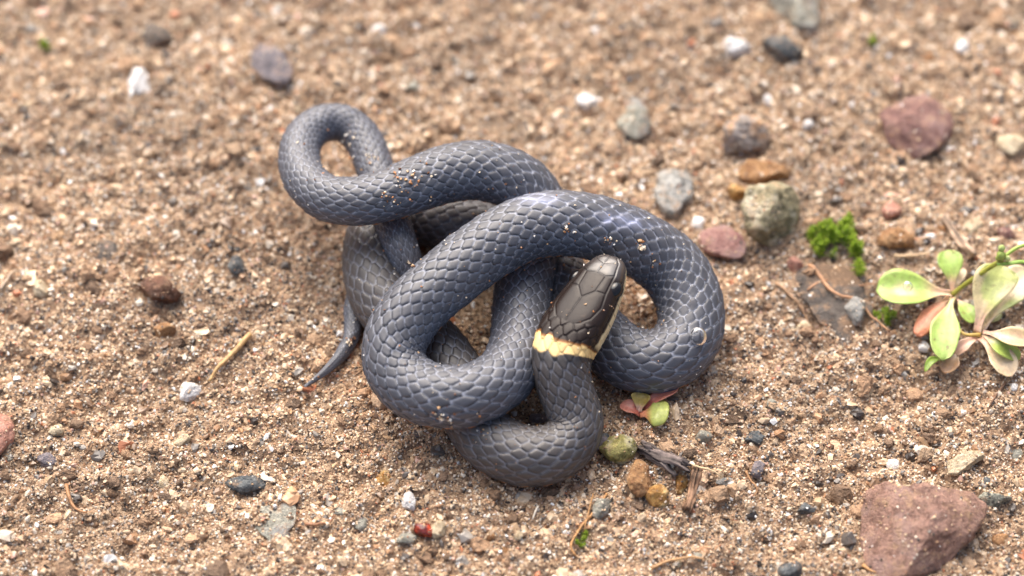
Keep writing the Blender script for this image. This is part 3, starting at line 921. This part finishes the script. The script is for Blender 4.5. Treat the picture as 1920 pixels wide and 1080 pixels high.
strand('straw', 'short pale straw lying between the orange brown clod and the rosette', [(1678, 484), (1706, 482), (1742, 484)], 4, (206, 176, 140), cat='straw', lift=0.5, seed=10)
strand('root', 'fine tan root looping over the small green sprig', [(1138, 934), (1118, 962), (1096, 988), (1078, 1012), (1070, 1030), (1080, 1044)], 2.6, (190, 142, 92), lift=0.3, seed=11, taper=(1, .8))
strand('root', 'second fine tan root leaning on the looping one', [(1112, 934), (1104, 968), (1094, 1006)], 1.8, (184, 138, 90), lift=0.6, seed=12)
strand('root', 'curved tan root at the bare sand by the dark round pebble', [(1222, 1066), (1250, 1054), (1285, 1048), (1320, 1052)], 3.4, (190, 148, 104), lift=0.3, seed=13)
strand('root', 'bent brown root on the sand near the hollow grey pebble', [(122, 900), (128, 925), (142, 948), (162, 956)], 3.6, (168, 122, 84), lift=0.3, seed=14)
strand('straw', 'grey straw lying near the cream pebble and sunken stone', [(2, 548), (14, 528), (30, 506)], 4, (172, 150, 128), cat='straw', lift=0.4, seed=15)
strand('root', 'thin brown root beside the pale triangular flake', [(572, 986), (595, 988), (615, 984), (628, 966)], 3.0, (150, 106, 76), lift=0.3, seed=16)
strand('straw', 'thin dark straw between the rosette and the reddish stone', [(1886, 716), (1868, 742), (1850, 772)], 3, (120, 88, 66), cat='straw', lift=0.3, seed=17)
strand('root', 'fine hooked root on the sand past the blue grey pebble', [(1398, 886), (1408, 902), (1420, 920), (1412, 930)], 2.0, (176, 132, 92), lift=0.3, seed=18)
strand('straw', 'white bit of straw standing on the sand below the front bend', [(1009, 955), (1004, 966), (998, 980)], 2.4, (226, 216, 200), cat='straw', lift=0.3, seed=19)
strand('root', 'curled root tip poking from under the large reddish stone', [(1617, 1064), (1628, 1074), (1640, 1082)], 3.2, (186, 140, 92), lift=0.3, seed=20)
strand('root', 'short bent root on soil beyond the olive stone', [(1392, 385), (1420, 366), (1462, 342)], 3.0, (164, 124, 88), lift=0.6, seed=21)

# ------------------------------------------------------------------ plants
LEAF = tone_mat('fleshy_leaf', 0.38, 0.25, 1.6, 0.4, 0.10, 0.5, dirt=0.75)


def leaf(parent, base, tip, w_px, cA, cB, zb=1.0, zt=2.0, arch=0.8, bulge=0.0, cup=0.35, thick=0.32, petiole=0.17, wide_at=0.72, cC=None, seed=0, name='leaf'):
    """spoon shaped fleshy leaf from base to tip (photo pixels + heights)"""
    nu_, nv_ = 26, 11
    A, B = at(*base, zb), at(*tip, zt)
    t = np.linspace(0, 1, nu_)
    ax = B - A
    L = np.linalg.norm(ax)
    axn = ax / L
    sidev = np.cross(axn, [0, 0, 1.0]); sidev /= np.linalg.norm(sidev)
    nrm = np.cross(sidev, axn)
    mid = A + t[:, None] * ax + nrm * (arch * 4 * t * (1 - t))[:, None] + sidev * (bulge * 4 * t * (1 - t))[:, None]
    w = w_px * mmpx() / 2 / max(math.hypot(sidev[0], float(sidev @ UPV)), .5)
    prof = petiole + (1 - petiole) * sstep(0.12, wide_at, t)
    prof = prof * np.sqrt(np.clip(1 - np.clip((t - wide_at) / (1 - wide_at), 0, 1) ** 2.6, 0, 1) + 1e-4)
    prof = prof * (1 + 0.05 * vnoise(t * 5, seed, 0, seed))
    vv_ = np.linspace(-1, 1, nv_)
    top = mid[:, None] + sidev * (vv_[None, :, None] * (w * prof)[:, None, None]) + nrm * ((cup * w * (vv_ ** 2))[None, :] * prof[:, None] + 0.10 * vnoise(t[:, None] * 4, vv_[None] * 1.4, seed, seed))[..., None]
    th = thick * (0.35 + 0.65 * np.sqrt(np.clip(1 - vv_ ** 2, 0, 1)))[None, :] * np.clip(np.sqrt(prof / prof.max()), .3, 1)[:, None]
    bot = top - nrm * th[..., None]
    V = np.concatenate([top.reshape(-1, 3), bot.reshape(-1, 3)])
    F = grid_faces(nu_, nv_)
    n0 = nu_ * nv_
    Fb = F[:, ::-1] + n0
    e = []
    for i in range(nu_ - 1):
        e += [(i * nv_, (i + 1) * nv_, n0 + (i + 1) * nv_, n0 + i * nv_), ((i + 1) * nv_ - 1 + nv_, (i + 1) * nv_ - 1, n0 + (i + 1) * nv_ - 1, n0 + (i + 1) * nv_ - 1 + nv_)]
    for j in range(nv_ - 1):
        e += [(j + 1, j, n0 + j, n0 + j + 1), ((nu_ - 1) * nv_ + j, (nu_ - 1) * nv_ + j + 1, n0 + (nu_ - 1) * nv_ + j + 1, n0 + (nu_ - 1) * nv_ + j)]
    ca, cb = srgb(*cA), srgb(*cB)
    k = sstep(0.15, 0.5, t)[:, None, None]
    c = ca * (1 - k) + cb * k + 0 * top
    if cC:
        patch = sstep(0.0, 0.55, vnoise(t[:, None] * 3, vv_[None] * 1.3, seed, seed + 4) + 0.25 * (np.abs(vv_)[None] - 0.4))[..., None]
        c = c * (1 - 0.7 * patch) + srgb(*cC) * 0.7 * patch
    vein = (np.exp(-(vv_ / 0.09) ** 2) * 0.15)[None, :, None]
    c = c * (1 + vein)
    cols = np.concatenate([c.reshape(-1, 3), c.reshape(-1, 3) * np.array([1.0, .97, .95])])
    loc = A - np.array(parent.location) / MM
    return obj(name, make_mesh(name, V - A, [F, Fb, np.array(e)], True, cols=cols), LEAF, parent, loc)


GR, YG, TANL, PNK, SAL, BGE = (156, 182, 92), (188, 194, 124), (212, 186, 144), (222, 178, 154), (216, 142, 108), (224, 198, 164)
pl = obj('rosette_plant', None, loc=at(1784, 553, 0.3))
tag(pl, 'green fleshy rosette sending a budding stem over its neighbour', 'plant')
leaf(pl, (1787, 551), (1643, 545), 66, PNK, GR, 1.2, 2.6, arch=0.8, bulge=-0.4, wide_at=0.66, cC=BGE, seed=1)
leaf(pl, (1786, 550), (1776, 469), 47, PNK, GR, 1.2, 3.0, arch=0.5, wide_at=0.72, seed=2)
leaf(pl, (1788, 550), (1806, 503), 20, BGE, BGE, 1.0, 1.6, arch=0.3, wide_at=0.7, seed=3)
leaf(pl, (1780, 556), (1718, 627), 36, (190, 150, 120), SAL, 1.0, 1.4, arch=0.6, thick=0.8, wide_at=0.55, petiole=.3, cup=-0.25, seed=4)
leaf(pl, (1788, 556), (1766, 676), 54, PNK, GR, 1.2, 2.2, arch=0.9, wide_at=0.68, bulge=0.3, cC=YG, seed=5)
leaf(pl, (1792, 558), (1824, 606), 30, PNK, GR, 1.0, 1.4, arch=0.4, wide_at=0.62, seed=6)
STEM = tone_mat('stem_skin', 0.45, 0.1, 2.0, 0.25, 0.04)
strand('stem', None, [(1786, 552, 1.2), (1806, 536, 2.6), (1832, 518, 4.4), (1868, 494, 6.6), (1880, 488, 7.2)], 4.6, (150, 150, 62), mat=STEM, parent=pl, taper=(1, .9), n=12, rough=0.05, seed=31)
strand('side_stem', None, [(1872, 493, 6.8), (1892, 474, 7.6), (1912, 462, 8.0), (1935, 456, 8.2)], 3.6, (156, 178, 84), mat=STEM, parent=pl, n=10, rough=0.05, taper=(1, 1), seed=32)
strand('side_stem', None, [(1870, 494, 6.8), (1890, 494, 7.0), (1910, 491, 7.0), (1935, 493, 6.8)], 4.4, (150, 182, 84), mat=STEM, parent=pl, n=10, rough=0.05, taper=(1, 1), flat=.6, seed=33)
for bx, by, bz, br, cc in ((1877, 479, 8.0, 8.5, (150, 168, 82)), (1878, 466, 8.6, 6.5, (170, 186, 112)), (1889, 485, 7.6, 5.5, (176, 190, 124)), (1871, 484, 7.4, 4.5, (150, 164, 80))):
    w = at(bx, by, bz); rr_ = br * mmpx()
    bvn = bv * (1 + 0.06 * np.cos(5 * np.arctan2(bv[:, 1], bv[:, 0])))[:, None] * np.array([1, 1, 1.15])
    obj('bud', make_mesh('bud', bvn * rr_, bf, True, cols=np.tile(srgb(*cc), (len(bv), 1))), STEM, pl, w - np.array(pl.location) / MM)

p2 = obj('rosette_plant', None, loc=at(1837, 628, 0.3))
tag(p2, 'tan and beige rosette with wilting leaves beside the green budding one', 'plant')
leaf(p2, (1832, 624), (1886, 500), 76, PNK, YG, 1.4, 5.0, arch=0.5, wide_at=0.76, bulge=-0.5, cC=BGE, petiole=.2, seed=11)
leaf(p2, (1842, 618), (1930, 505), 62, BGE, (172, 190, 108), 1.0, 3.0, arch=0.5, wide_at=0.7, cC=(226, 196, 180), seed=12)
leaf(p2, (1842, 622), (1942, 640), 34, PNK, TANL, 1.6, 2.2, arch=1.3, wide_at=0.6, cC=PNK, bulge=1.0, seed=13)
leaf(p2, (1842, 628), (1912, 674), 34, BGE, (160, 180, 92), 1.2, 1.2, arch=1.2, wide_at=0.66, bulge=0.8, seed=14)
leaf(p2, (1836, 634), (1898, 706), 46, PNK, BGE, 1.2, 1.0, arch=0.6, wide_at=0.7, cC=TANL, petiole=.22, seed=15)
leaf(p2, (1832, 634), (1786, 668), 20, PNK, PNK, 1.0, 0.8, arch=0.6, wide_at=0.6, petiole=.5, seed=16)
leaf(p2, (1800, 662), (1768, 698), 32, BGE, (196, 152, 116), 0.8, 0.7, arch=0.3, wide_at=0.55, seed=17)
leaf(p2, (1772, 676), (1734, 697), 13, GR, (138, 164, 72), 1.0, 1.0, arch=0.5, wide_at=0.5, petiole=.5, bulge=0.5, seed=18)
leaf(p2, (1842, 616), (1862, 580), 44, BGE, (186, 190, 130), 0.9, 1.0, arch=0.3, wide_at=0.6, seed=19)
strand('stem', None, [(1838, 628, 1.4), (1822, 628, 1.5), (1806, 626, 1.4), (1796, 612, 1.3), (1792, 602, 1.0)], 4.0, (190, 160, 84), mat=STEM, parent=p2, taper=(1, .5), n=10, seed=34)

p3 = obj('seedling', None, loc=at(1198, 772, 0.2))
tag(p3, 'tiny pink and green seedling pressed against the underside of the snake', 'plant')
leaf(p3, (1200, 778), (1163, 758), 24, (196, 110, 92), (196, 128, 112), 0.8, 1.2, arch=0.4, wide_at=0.55, petiole=.4, seed=21)
leaf(p3, (1198, 772), (1203, 736), 34, PNK, (176, 152, 78), 1.0, 2.2, arch=0.2, wide_at=0.8, petiole=.3, seed=22)
leaf(p3, (1206, 764), (1272, 726), 22, (208, 116, 98), (212, 132, 112), 1.0, 2.0, arch=0.5, wide_at=0.55, petiole=.5, seed=23)
leaf(p3, (1200, 776), (1254, 768), 46, SAL, (182, 190, 104), 0.9, 2.2, arch=0.3, wide_at=0.52, petiole=.25, cup=-.3, thick=.6, seed=24)

# moss
MOSS = tone_mat('moss_leaf', 0.5, 0.2, 2.0, 0.4, 0.03)


def moss_shoot(seed, tall=1.6):
    r = np.random.default_rng(seed)
    V, F, Cc = [], [], []
    for k in range(34):
        f = (k + .5) / 34
        z = tall * (0.1 + 0.9 * f)
        a = k * 2.39996
        ln = r.uniform(.6, 1.0) * (1.05 - .45 * f)
        el = 0.25 + 0.9 * f
        d = np.array([math.cos(a) * math.cos(el), math.sin(a) * math.cos(el), math.sin(el)])
        s_ = np.array([-math.sin(a), math.cos(a), 0]) * 0.08
        n_ = np.cross(d, s_); n_ /= np.linalg.norm(n_)
        b0 = np.array([0, 0, z])
        i = len(V)
        V += [b0 - s_ * .6, b0 + s_ * .6, b0 + d * ln * .55 + s_ - n_ * .03, b0 + d * ln * .55 - s_ - n_ * .03, b0 + d * ln, b0 + d * ln * .5 + n_ * .05]
        F += [(i, i + 1, i + 5), (i + 1, i + 2, i + 5), (i + 2, i + 4, i + 5), (i + 4, i + 3, i + 5), (i + 3, i, i + 5), (i, i + 3, i + 4), (i, i + 4, i + 2), (i, i + 2, i + 1)]
        c = srgb(*(((104, 140, 24), (140, 172, 36), (166, 190, 60))[int(r.integers(3))]))
        Cc += [c] * 6
    return make_mesh('moss_shoot', np.array(V), np.array(F), False, cols=np.array(Cc))


MSH = [moss_shoot(s) for s in (1, 2, 3, 4)]
for m_ in MSH:
    m_.materials.append(MOSS)


def moss(label, blobs, seed, sc=(0.8, 1.2)):
    r = np.random.default_rng(seed)
    c0 = at(blobs[0][0], blobs[0][1], 0)
    e_ = obj('moss_cushion', None, loc=(c0[0], c0[1], float(ground_h(c0[0], c0[1]))))
    tag(e_, label, 'moss')
    for bx, by, rad, n in blobs:
        for _ in range(n):
            a, q = r.uniform(0, 6.28), rad * math.sqrt(r.random())
            p = at(bx + q * math.cos(a), by + q * math.sin(a), 0.8)
            z = float(ground_h(p[0], p[1]))
            o = bpy.data.objects.new('shoot', MSH[int(r.integers(4))])
            COL.objects.link(o)
            o.parent = e_
            o.location = (np.array([p[0], p[1], z - 0.15]) - np.array(e_.location) / MM) * MM
            s_ = r.uniform(*sc)
            o.scale = (s_, s_, s_)
            o.rotation_euler = (r.uniform(-.35, .35), r.uniform(-.35, .35), r.uniform(0, 6.28))


moss('bright green moss cushion growing past the olive stone', [(1556, 446, 24, 15), (1585, 440, 20, 10), (1535, 438, 18, 8), (1600, 466, 13, 7), (1590, 418, 12, 5), (1545, 418, 10, 4), (1612, 494, 6, 2)], 5)
moss('dark little moss tuft under the large leaf of the green rosette', [(1655, 578, 14, 9), (1672, 590, 9, 5)], 6, (0.5, 0.8))
moss('tiny green sprig beside the fine tan root below the front bend', [(1098, 1004, 6, 3), (1088, 1014, 4, 2)], 7, (0.5, 0.7))
moss('small blurred green sprout beyond the white quartz lump', [(82, 66, 8, 4)], 8, (0.7, 0.9))
moss('speck of green moss on the soil near the maroon stone', [(1635, 74, 6, 3)], 9, (0.5, 0.7))

# ------------------------------------------------------------------ water drops
water, nt, b = new_mat('water')

b.inputs['Base Color'].default_value = (1, 1, 1, 1)
b.inputs['Roughness'].default_value = 0.0
b.inputs['IOR'].default_value = 1.33
b.inputs['Transmission Weight'].default_value = 1.0


def drop_at(px, py, r_mm, name_label, n_surf, p):
    n_surf = n_surf / np.linalg.norm(n_surf)
    a_ = np.cross(n_surf, [1, 0, 0.2]); a_ /= np.linalg.norm(a_)
    b_ = np.cross(n_surf, a_)
    V = bv.copy()
    V[:, 2] = np.where(V[:, 2] > 0, V[:, 2] * 0.85, V[:, 2] * 0.15)
    V[:, 0] *= 1.1
    M = np.stack([a_, b_, n_surf], 0) * r_mm
    o = obj('water_drop', make_mesh('water_drop', V @ M, bf, True), water, loc=p)
    tag(o, name_label, 'water drop')


dvec = (SV.reshape(-1, 3) - cam_pos)
dpt = dvec @ FWD
SPX = 960 + (dvec @ RIGHT) / dpt / KPX
SPY = 540 - (dvec @ UPV) / dpt / KPX
SNF = SNORM.reshape(-1, 3)


def skin_at(px, py):
    d2 = (SPX - px) ** 2 + (SPY - py) ** 2
    c = np.where(d2 < 16)[0]
    if len(c) == 0:
        return None
    k = c[np.argmin(dpt[c])]
    return SV.reshape(-1, 3)[k], SNF[k]


for px, py, r_, lb in ((1312, 630, 0.92, 'large clear water drop on the outermost bend of the snake'), (944, 669, 0.22, 'tiny clear water drop on the coil beside the neck')):
    h = skin_at(px, py)
    if h:
        drop_at(px, py, r_, lb, h[1], h[0])

for px, py, z_, r_, lb in ((1702, 537, 2.75, .55, 'clear water drop on the broad leaf of the green rosette'),):
    drop_at(px, py, r_, lb, np.array([0, -.15, 1.0]), at(px, py, z_))

# ------------------------------------------------------------------ sand
PAL = [((220, 192, 158), .26), ((190, 158, 124), .23), ((140, 110, 84), .16), ((196, 152, 114), .07), ((236, 220, 198), .14), ((250, 247, 242), .03),
       ((160, 152, 142), .07), ((104, 95, 88), .07), ((60, 50, 44), .09), ((184, 118, 82), .015), ((212, 172, 152), .02)]
pc = np.array([srgb(*c) for c, _ in PAL]); pw = np.array([w for _, w in PAL]); pw /= pw.sum()


def grain_mat(name, rough, nsc=2.5, bd=0.0):
    m, nt, b = new_mat(name)
    a = node(nt, 'ShaderNodeAttribute', attribute_name='gcol', attribute_type='INSTANCER')
    vv = mm_coords(nt, 1.0)
    f = noise_node(nt, vv, nsc, 3, 0.6)
    col = mixc(nt, 0.5, a.outputs['Color'], ramp(nt, f, [(0.3, (0.55, 0.55, 0.55)), (0.7, (1.2, 1.2, 1.2))]), 'MULTIPLY')
    nt.links.new(col, b.inputs['Base Color'])
    b.inputs['Roughness'].default_value = rough
    b.inputs['Specular IOR Level'].default_value = 0.6
    if bd:
        bump(nt, f, 1.0, bd, b)
    return m


def scatter(name, label, pts, sizes, cols, mat, level=1, variants=5, squash=(1, 1, .75), amp=0.45, detail=1.0):
    """points with size and colour; geometry nodes put one of a few lumpy grains on each"""
    me = bpy.data.meshes.new(name)
    me.vertices.add(len(pts))
    me.vertices.foreach_set('co', (np.asarray(pts, np.float32) * MM).ravel())
    a = me.attributes.new('gcol', 'FLOAT_COLOR', 'POINT')
    c4 = np.ones((len(pts), 4), np.float32); c4[:, :3] = cols
    a.data.foreach_set('color', c4.ravel())
    a = me.attributes.new('gsize', 'FLOAT_VECTOR', 'POINT')
    a.data.foreach_set('vector', np.ascontiguousarray((np.asarray(sizes, np.float32)[:, None] * rng.uniform(.65, 1.25, (len(pts), 3)).astype(np.float32) * np.array(squash, np.float32))).ravel())
    a = me.attributes.new('grot', 'FLOAT_VECTOR', 'POINT')
    ro = rng.uniform(0, 6.28, (len(pts), 3)).astype(np.float32); ro[:, :2] = rng.normal(0, .5, (len(pts), 2))
    a.data.foreach_set('vector', np.ascontiguousarray(ro).ravel())
    a = me.attributes.new('gvar', 'INT', 'POINT')
    a.data.foreach_set('value', rng.integers(0, variants, len(pts)).astype(np.int32))
    o = obj(name, me)
    ng = bpy.data.node_groups.new(name + '_nodes', 'GeometryNodeTree')
    ng.interface.new_socket('Geometry', in_out='INPUT', socket_type='NodeSocketGeometry')
    ng.interface.new_socket('Geometry', in_out='OUTPUT', socket_type='NodeSocketGeometry')
    N, L = ng.nodes, ng.links
    gi, go = N.new('NodeGroupInput'), N.new('NodeGroupOutput')
    g2i = N.new('GeometryNodeGeometryToInstance')
    for k in range(variants):
        s = N.new('GeometryNodeMeshIcoSphere')
        s.inputs['Radius'].default_value = 0.5 * MM
        s.inputs['Subdivisions'].default_value = level
        sp_ = N.new('GeometryNodeSetPosition')
        nz = N.new('ShaderNodeTexNoise')
        nz.noise_dimensions = '4D'
        nz.inputs['W'].default_value = 7.3 * k + 1.7
        nz.inputs['Scale'].default_value = 1900.0
        nz.inputs['Detail'].default_value = detail
        sub = N.new('ShaderNodeVectorMath'); sub.operation = 'SUBTRACT'; sub.inputs[1].default_value = (.5, .5, .5)
        scl = N.new('ShaderNodeVectorMath'); scl.operation = 'SCALE'; scl.inputs['Scale'].default_value = amp * 2 * MM
        L.new(nz.outputs['Color'], sub.inputs[0]); L.new(sub.outputs[0], scl.inputs[0])
        L.new(s.outputs['Mesh'], sp_.inputs['Geometry']); L.new(scl.outputs[0], sp_.inputs['Offset'])
        sm = N.new('GeometryNodeSetMaterial'); sm.inputs['Material'].default_value = mat
        L.new(sp_.outputs[0], sm.inputs['Geometry'])
        sh = N.new('GeometryNodeSetShadeSmooth'); sh.inputs['Shade Smooth'].default_value = False
        L.new(sm.outputs[0], sh.inputs['Geometry'])
        L.new(sh.outputs[0], g2i.inputs[0])
    iop = N.new('GeometryNodeInstanceOnPoints')
    iop.inputs['Pick Instance'].default_value = True

    def attr(nm, ty):
        n = N.new('GeometryNodeInputNamedAttribute'); n.data_type = ty
        n.inputs['Name'].default_value = nm
        return n.outputs[0]
    e2r = N.new('FunctionNodeEulerToRotation')
    L.new(attr('grot', 'FLOAT_VECTOR'), e2r.inputs[0])
    L.new(gi.outputs[0], iop.inputs['Points'])
    L.new(g2i.outputs[0], iop.inputs['Instance'])
    L.new(attr('gvar', 'INT'), iop.inputs['Instance Index'])
    L.new(e2r.outputs[0], iop.inputs['Rotation'])
    L.new(attr('gsize', 'FLOAT_VECTOR'), iop.inputs['Scale'])
    L.new(iop.outputs[0], go.inputs[0])
    md = o.modifiers.new('grains', 'NODES')
    md.node_group = ng
    me.materials.append(mat)
    tag(o, label, 'sand', kind='stuff')
    return o


def ground_pts(n, dens=None):
    """points on the ground, dense in the seen area, thinner round it"""
    n1 = int(n * 0.86)
    x = np.concatenate([rng.uniform(-64, 64, n1), rng.uniform(-78, 78, n - n1)])
    y = np.concatenate([rng.uniform(-38, 54, n1), rng.uniform(-58, 72, n - n1)])
    return x, y


# moist soil, shade painted beside the snake, and darker ground under its coils: photo position, reach, strength
WET_SHADE = [(1800, 630, 95, 1.4), (1570, 570, 80, 1.1), (610, 530, 70, 1.0), (1440, 790, 70, .9), (330, 590, 80, .8), (1220, 110, 120, .8), (280, 60, 70, .9), (1600, 250, 60, .6), (1780, 1000, 130, .6), (150, 1040, 110, .7), (960, 640, 160, 1.0)]


def sand_cols(x, y, n):
    c = pc[rng.choice(len(pw), n, p=pw)]
    # greyer, darker moist patches, painted shade left of the snake, paler dry ones
    d = vnoise(x / 11, y / 11, 0.4, 81) + 0.5 * vnoise(x / 4, y / 4, 0.4, 82)
    damp = 1.1 * sstep(0.0, 0.8, d)
    for wx, wy, wr, wk in WET_SHADE:
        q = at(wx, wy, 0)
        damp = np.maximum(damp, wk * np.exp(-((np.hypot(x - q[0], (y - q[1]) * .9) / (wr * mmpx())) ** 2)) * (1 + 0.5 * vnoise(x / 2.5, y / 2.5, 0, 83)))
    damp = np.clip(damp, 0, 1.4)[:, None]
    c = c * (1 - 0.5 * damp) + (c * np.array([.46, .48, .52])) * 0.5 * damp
    return c * rng.uniform(0.8, 1.15, (n, 1))


GM, GM2 = grain_mat('grain_matte', 0.6), grain_mat('grain_gloss', 0.35)
n = 270000
x, y = ground_pts(n)
sz = 0.13 + 0.26 * rng.random(n) ** 2.2
z = ground_h(x, y) + sz * rng.uniform(-.15, .45, n)
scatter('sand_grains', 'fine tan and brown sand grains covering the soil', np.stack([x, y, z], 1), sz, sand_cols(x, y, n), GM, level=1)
n = 24000
x, y = ground_pts(n)
kp = clear_of_stones(x, y, .9); x, y = x[kp], y[kp]; n = len(x)
sz = 0.34 + 0.50 * rng.random(n) ** 2.6
z = ground_h(x, y) + sz * rng.uniform(-.35, .2, n)
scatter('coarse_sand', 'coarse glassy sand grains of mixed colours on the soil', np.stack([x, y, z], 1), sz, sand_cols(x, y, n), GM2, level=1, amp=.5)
n = 1400
x, y = ground_pts(n)
kp = clear_of_stones(x, y, .9); x, y = x[kp], y[kp]; n = len(x)
sz = 0.9 + 0.9 * rng.random(n) ** 2.5
z = ground_h(x, y) + sz * rng.uniform(-.4, .0, n)
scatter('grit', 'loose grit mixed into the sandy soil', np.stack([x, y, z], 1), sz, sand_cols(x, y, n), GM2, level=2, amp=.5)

# crumbs of caked soil in loose drifts
n = 3200
x, y = ground_pts(n)
keep = (vnoise(x / 9, y / 9, 0.2, 91) + 0.6 * vnoise(x / 3.5, y / 3.5, 0.2, 92) + 0.35 * rng.random(n)) > 0.12
keep &= clear_of_stones(x, y, 1.0)
x, y = x[keep], y[keep]
n = len(x)
sz = 0.6 + 1.4 * rng.random(n) ** 2.8
z = ground_h(x, y) + sz * rng.uniform(-.35, .05, n)
cc = np.array([srgb(168, 134, 104), srgb(188, 154, 122), srgb(146, 116, 90), srgb(128, 103, 82), srgb(202, 170, 138)])[rng.integers(0, 5, n)] * rng.uniform(.85, 1.15, (n, 1))
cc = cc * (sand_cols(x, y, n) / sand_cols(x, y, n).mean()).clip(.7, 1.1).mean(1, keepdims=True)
scatter('soil_crumbs', 'crumbs of caked brown soil lying in drifts', np.stack([x, y, z], 1), sz, cc, grain_mat('crumb', 0.8, 5.0, 0.35), level=3, amp=.5, detail=4.0)

# sand lying on the stones
if STONE_TOPS:
    pts = np.concatenate(STONE_TOPS)
    sz = 0.12 + 0.26 * rng.random(len(pts)) ** 2
    scatter('stone_dusting', 'sand grains scattered over the stones', pts, sz, pc[rng.choice(len(pw), len(pts), p=pw)], GM, level=1)

# grains stuck to the snake: loose specks and a few clusters
pts, szs = [], []
top = np.where((SNF[:, 2] > 0.1))[0]
for k in rng.choice(top, 420):
    pts.append(SV.reshape(-1, 3)[k] + SNF[k] * 0.05); szs.append(0.10 + 0.16 * rng.random() ** 2)
for cx, cy, rad, nn, big in ((780, 335, 26, 26, .4), (745, 330, 14, 12, .35), (725, 365, 18, 8, .3), (1062, 430, 7, 12, .4), (1080, 438, 4, 6, .3), (1205, 462, 9, 14, .55), (1145, 455, 10, 12, .35), (1230, 490, 16, 6, .3),
                             (770, 496, 5, 10, .4), (835, 786, 18, 24, .35), (700, 290, 16, 12, .35), (655, 255, 12, 10, .3), (655, 300, 10, 8, .4), (740, 380, 20, 10, .3), (660, 640, 10, 12, .4), (1150, 575, 5, 4, .2), (905, 800, 22, 10, .25)):
    for _ in range(nn):
        h = skin_at(cx + rng.normal(0, rad * .55), cy + rng.normal(0, rad * .55))
        if h:
            pts.append(h[0] + h[1] * 0.08); szs.append(big * rng.uniform(.35, 1.0))
pts, szs = np.array(pts), np.array(szs)
pal2 = np.array([srgb(206, 166, 122), srgb(176, 118, 70), srgb(236, 216, 186), srgb(120, 78, 48), srgb(246, 240, 230)])
scatter('skin_specks', 'sand specks stuck to the back of the snake', pts, szs, pal2[rng.integers(0, 5, len(pts))], GM2, level=1)
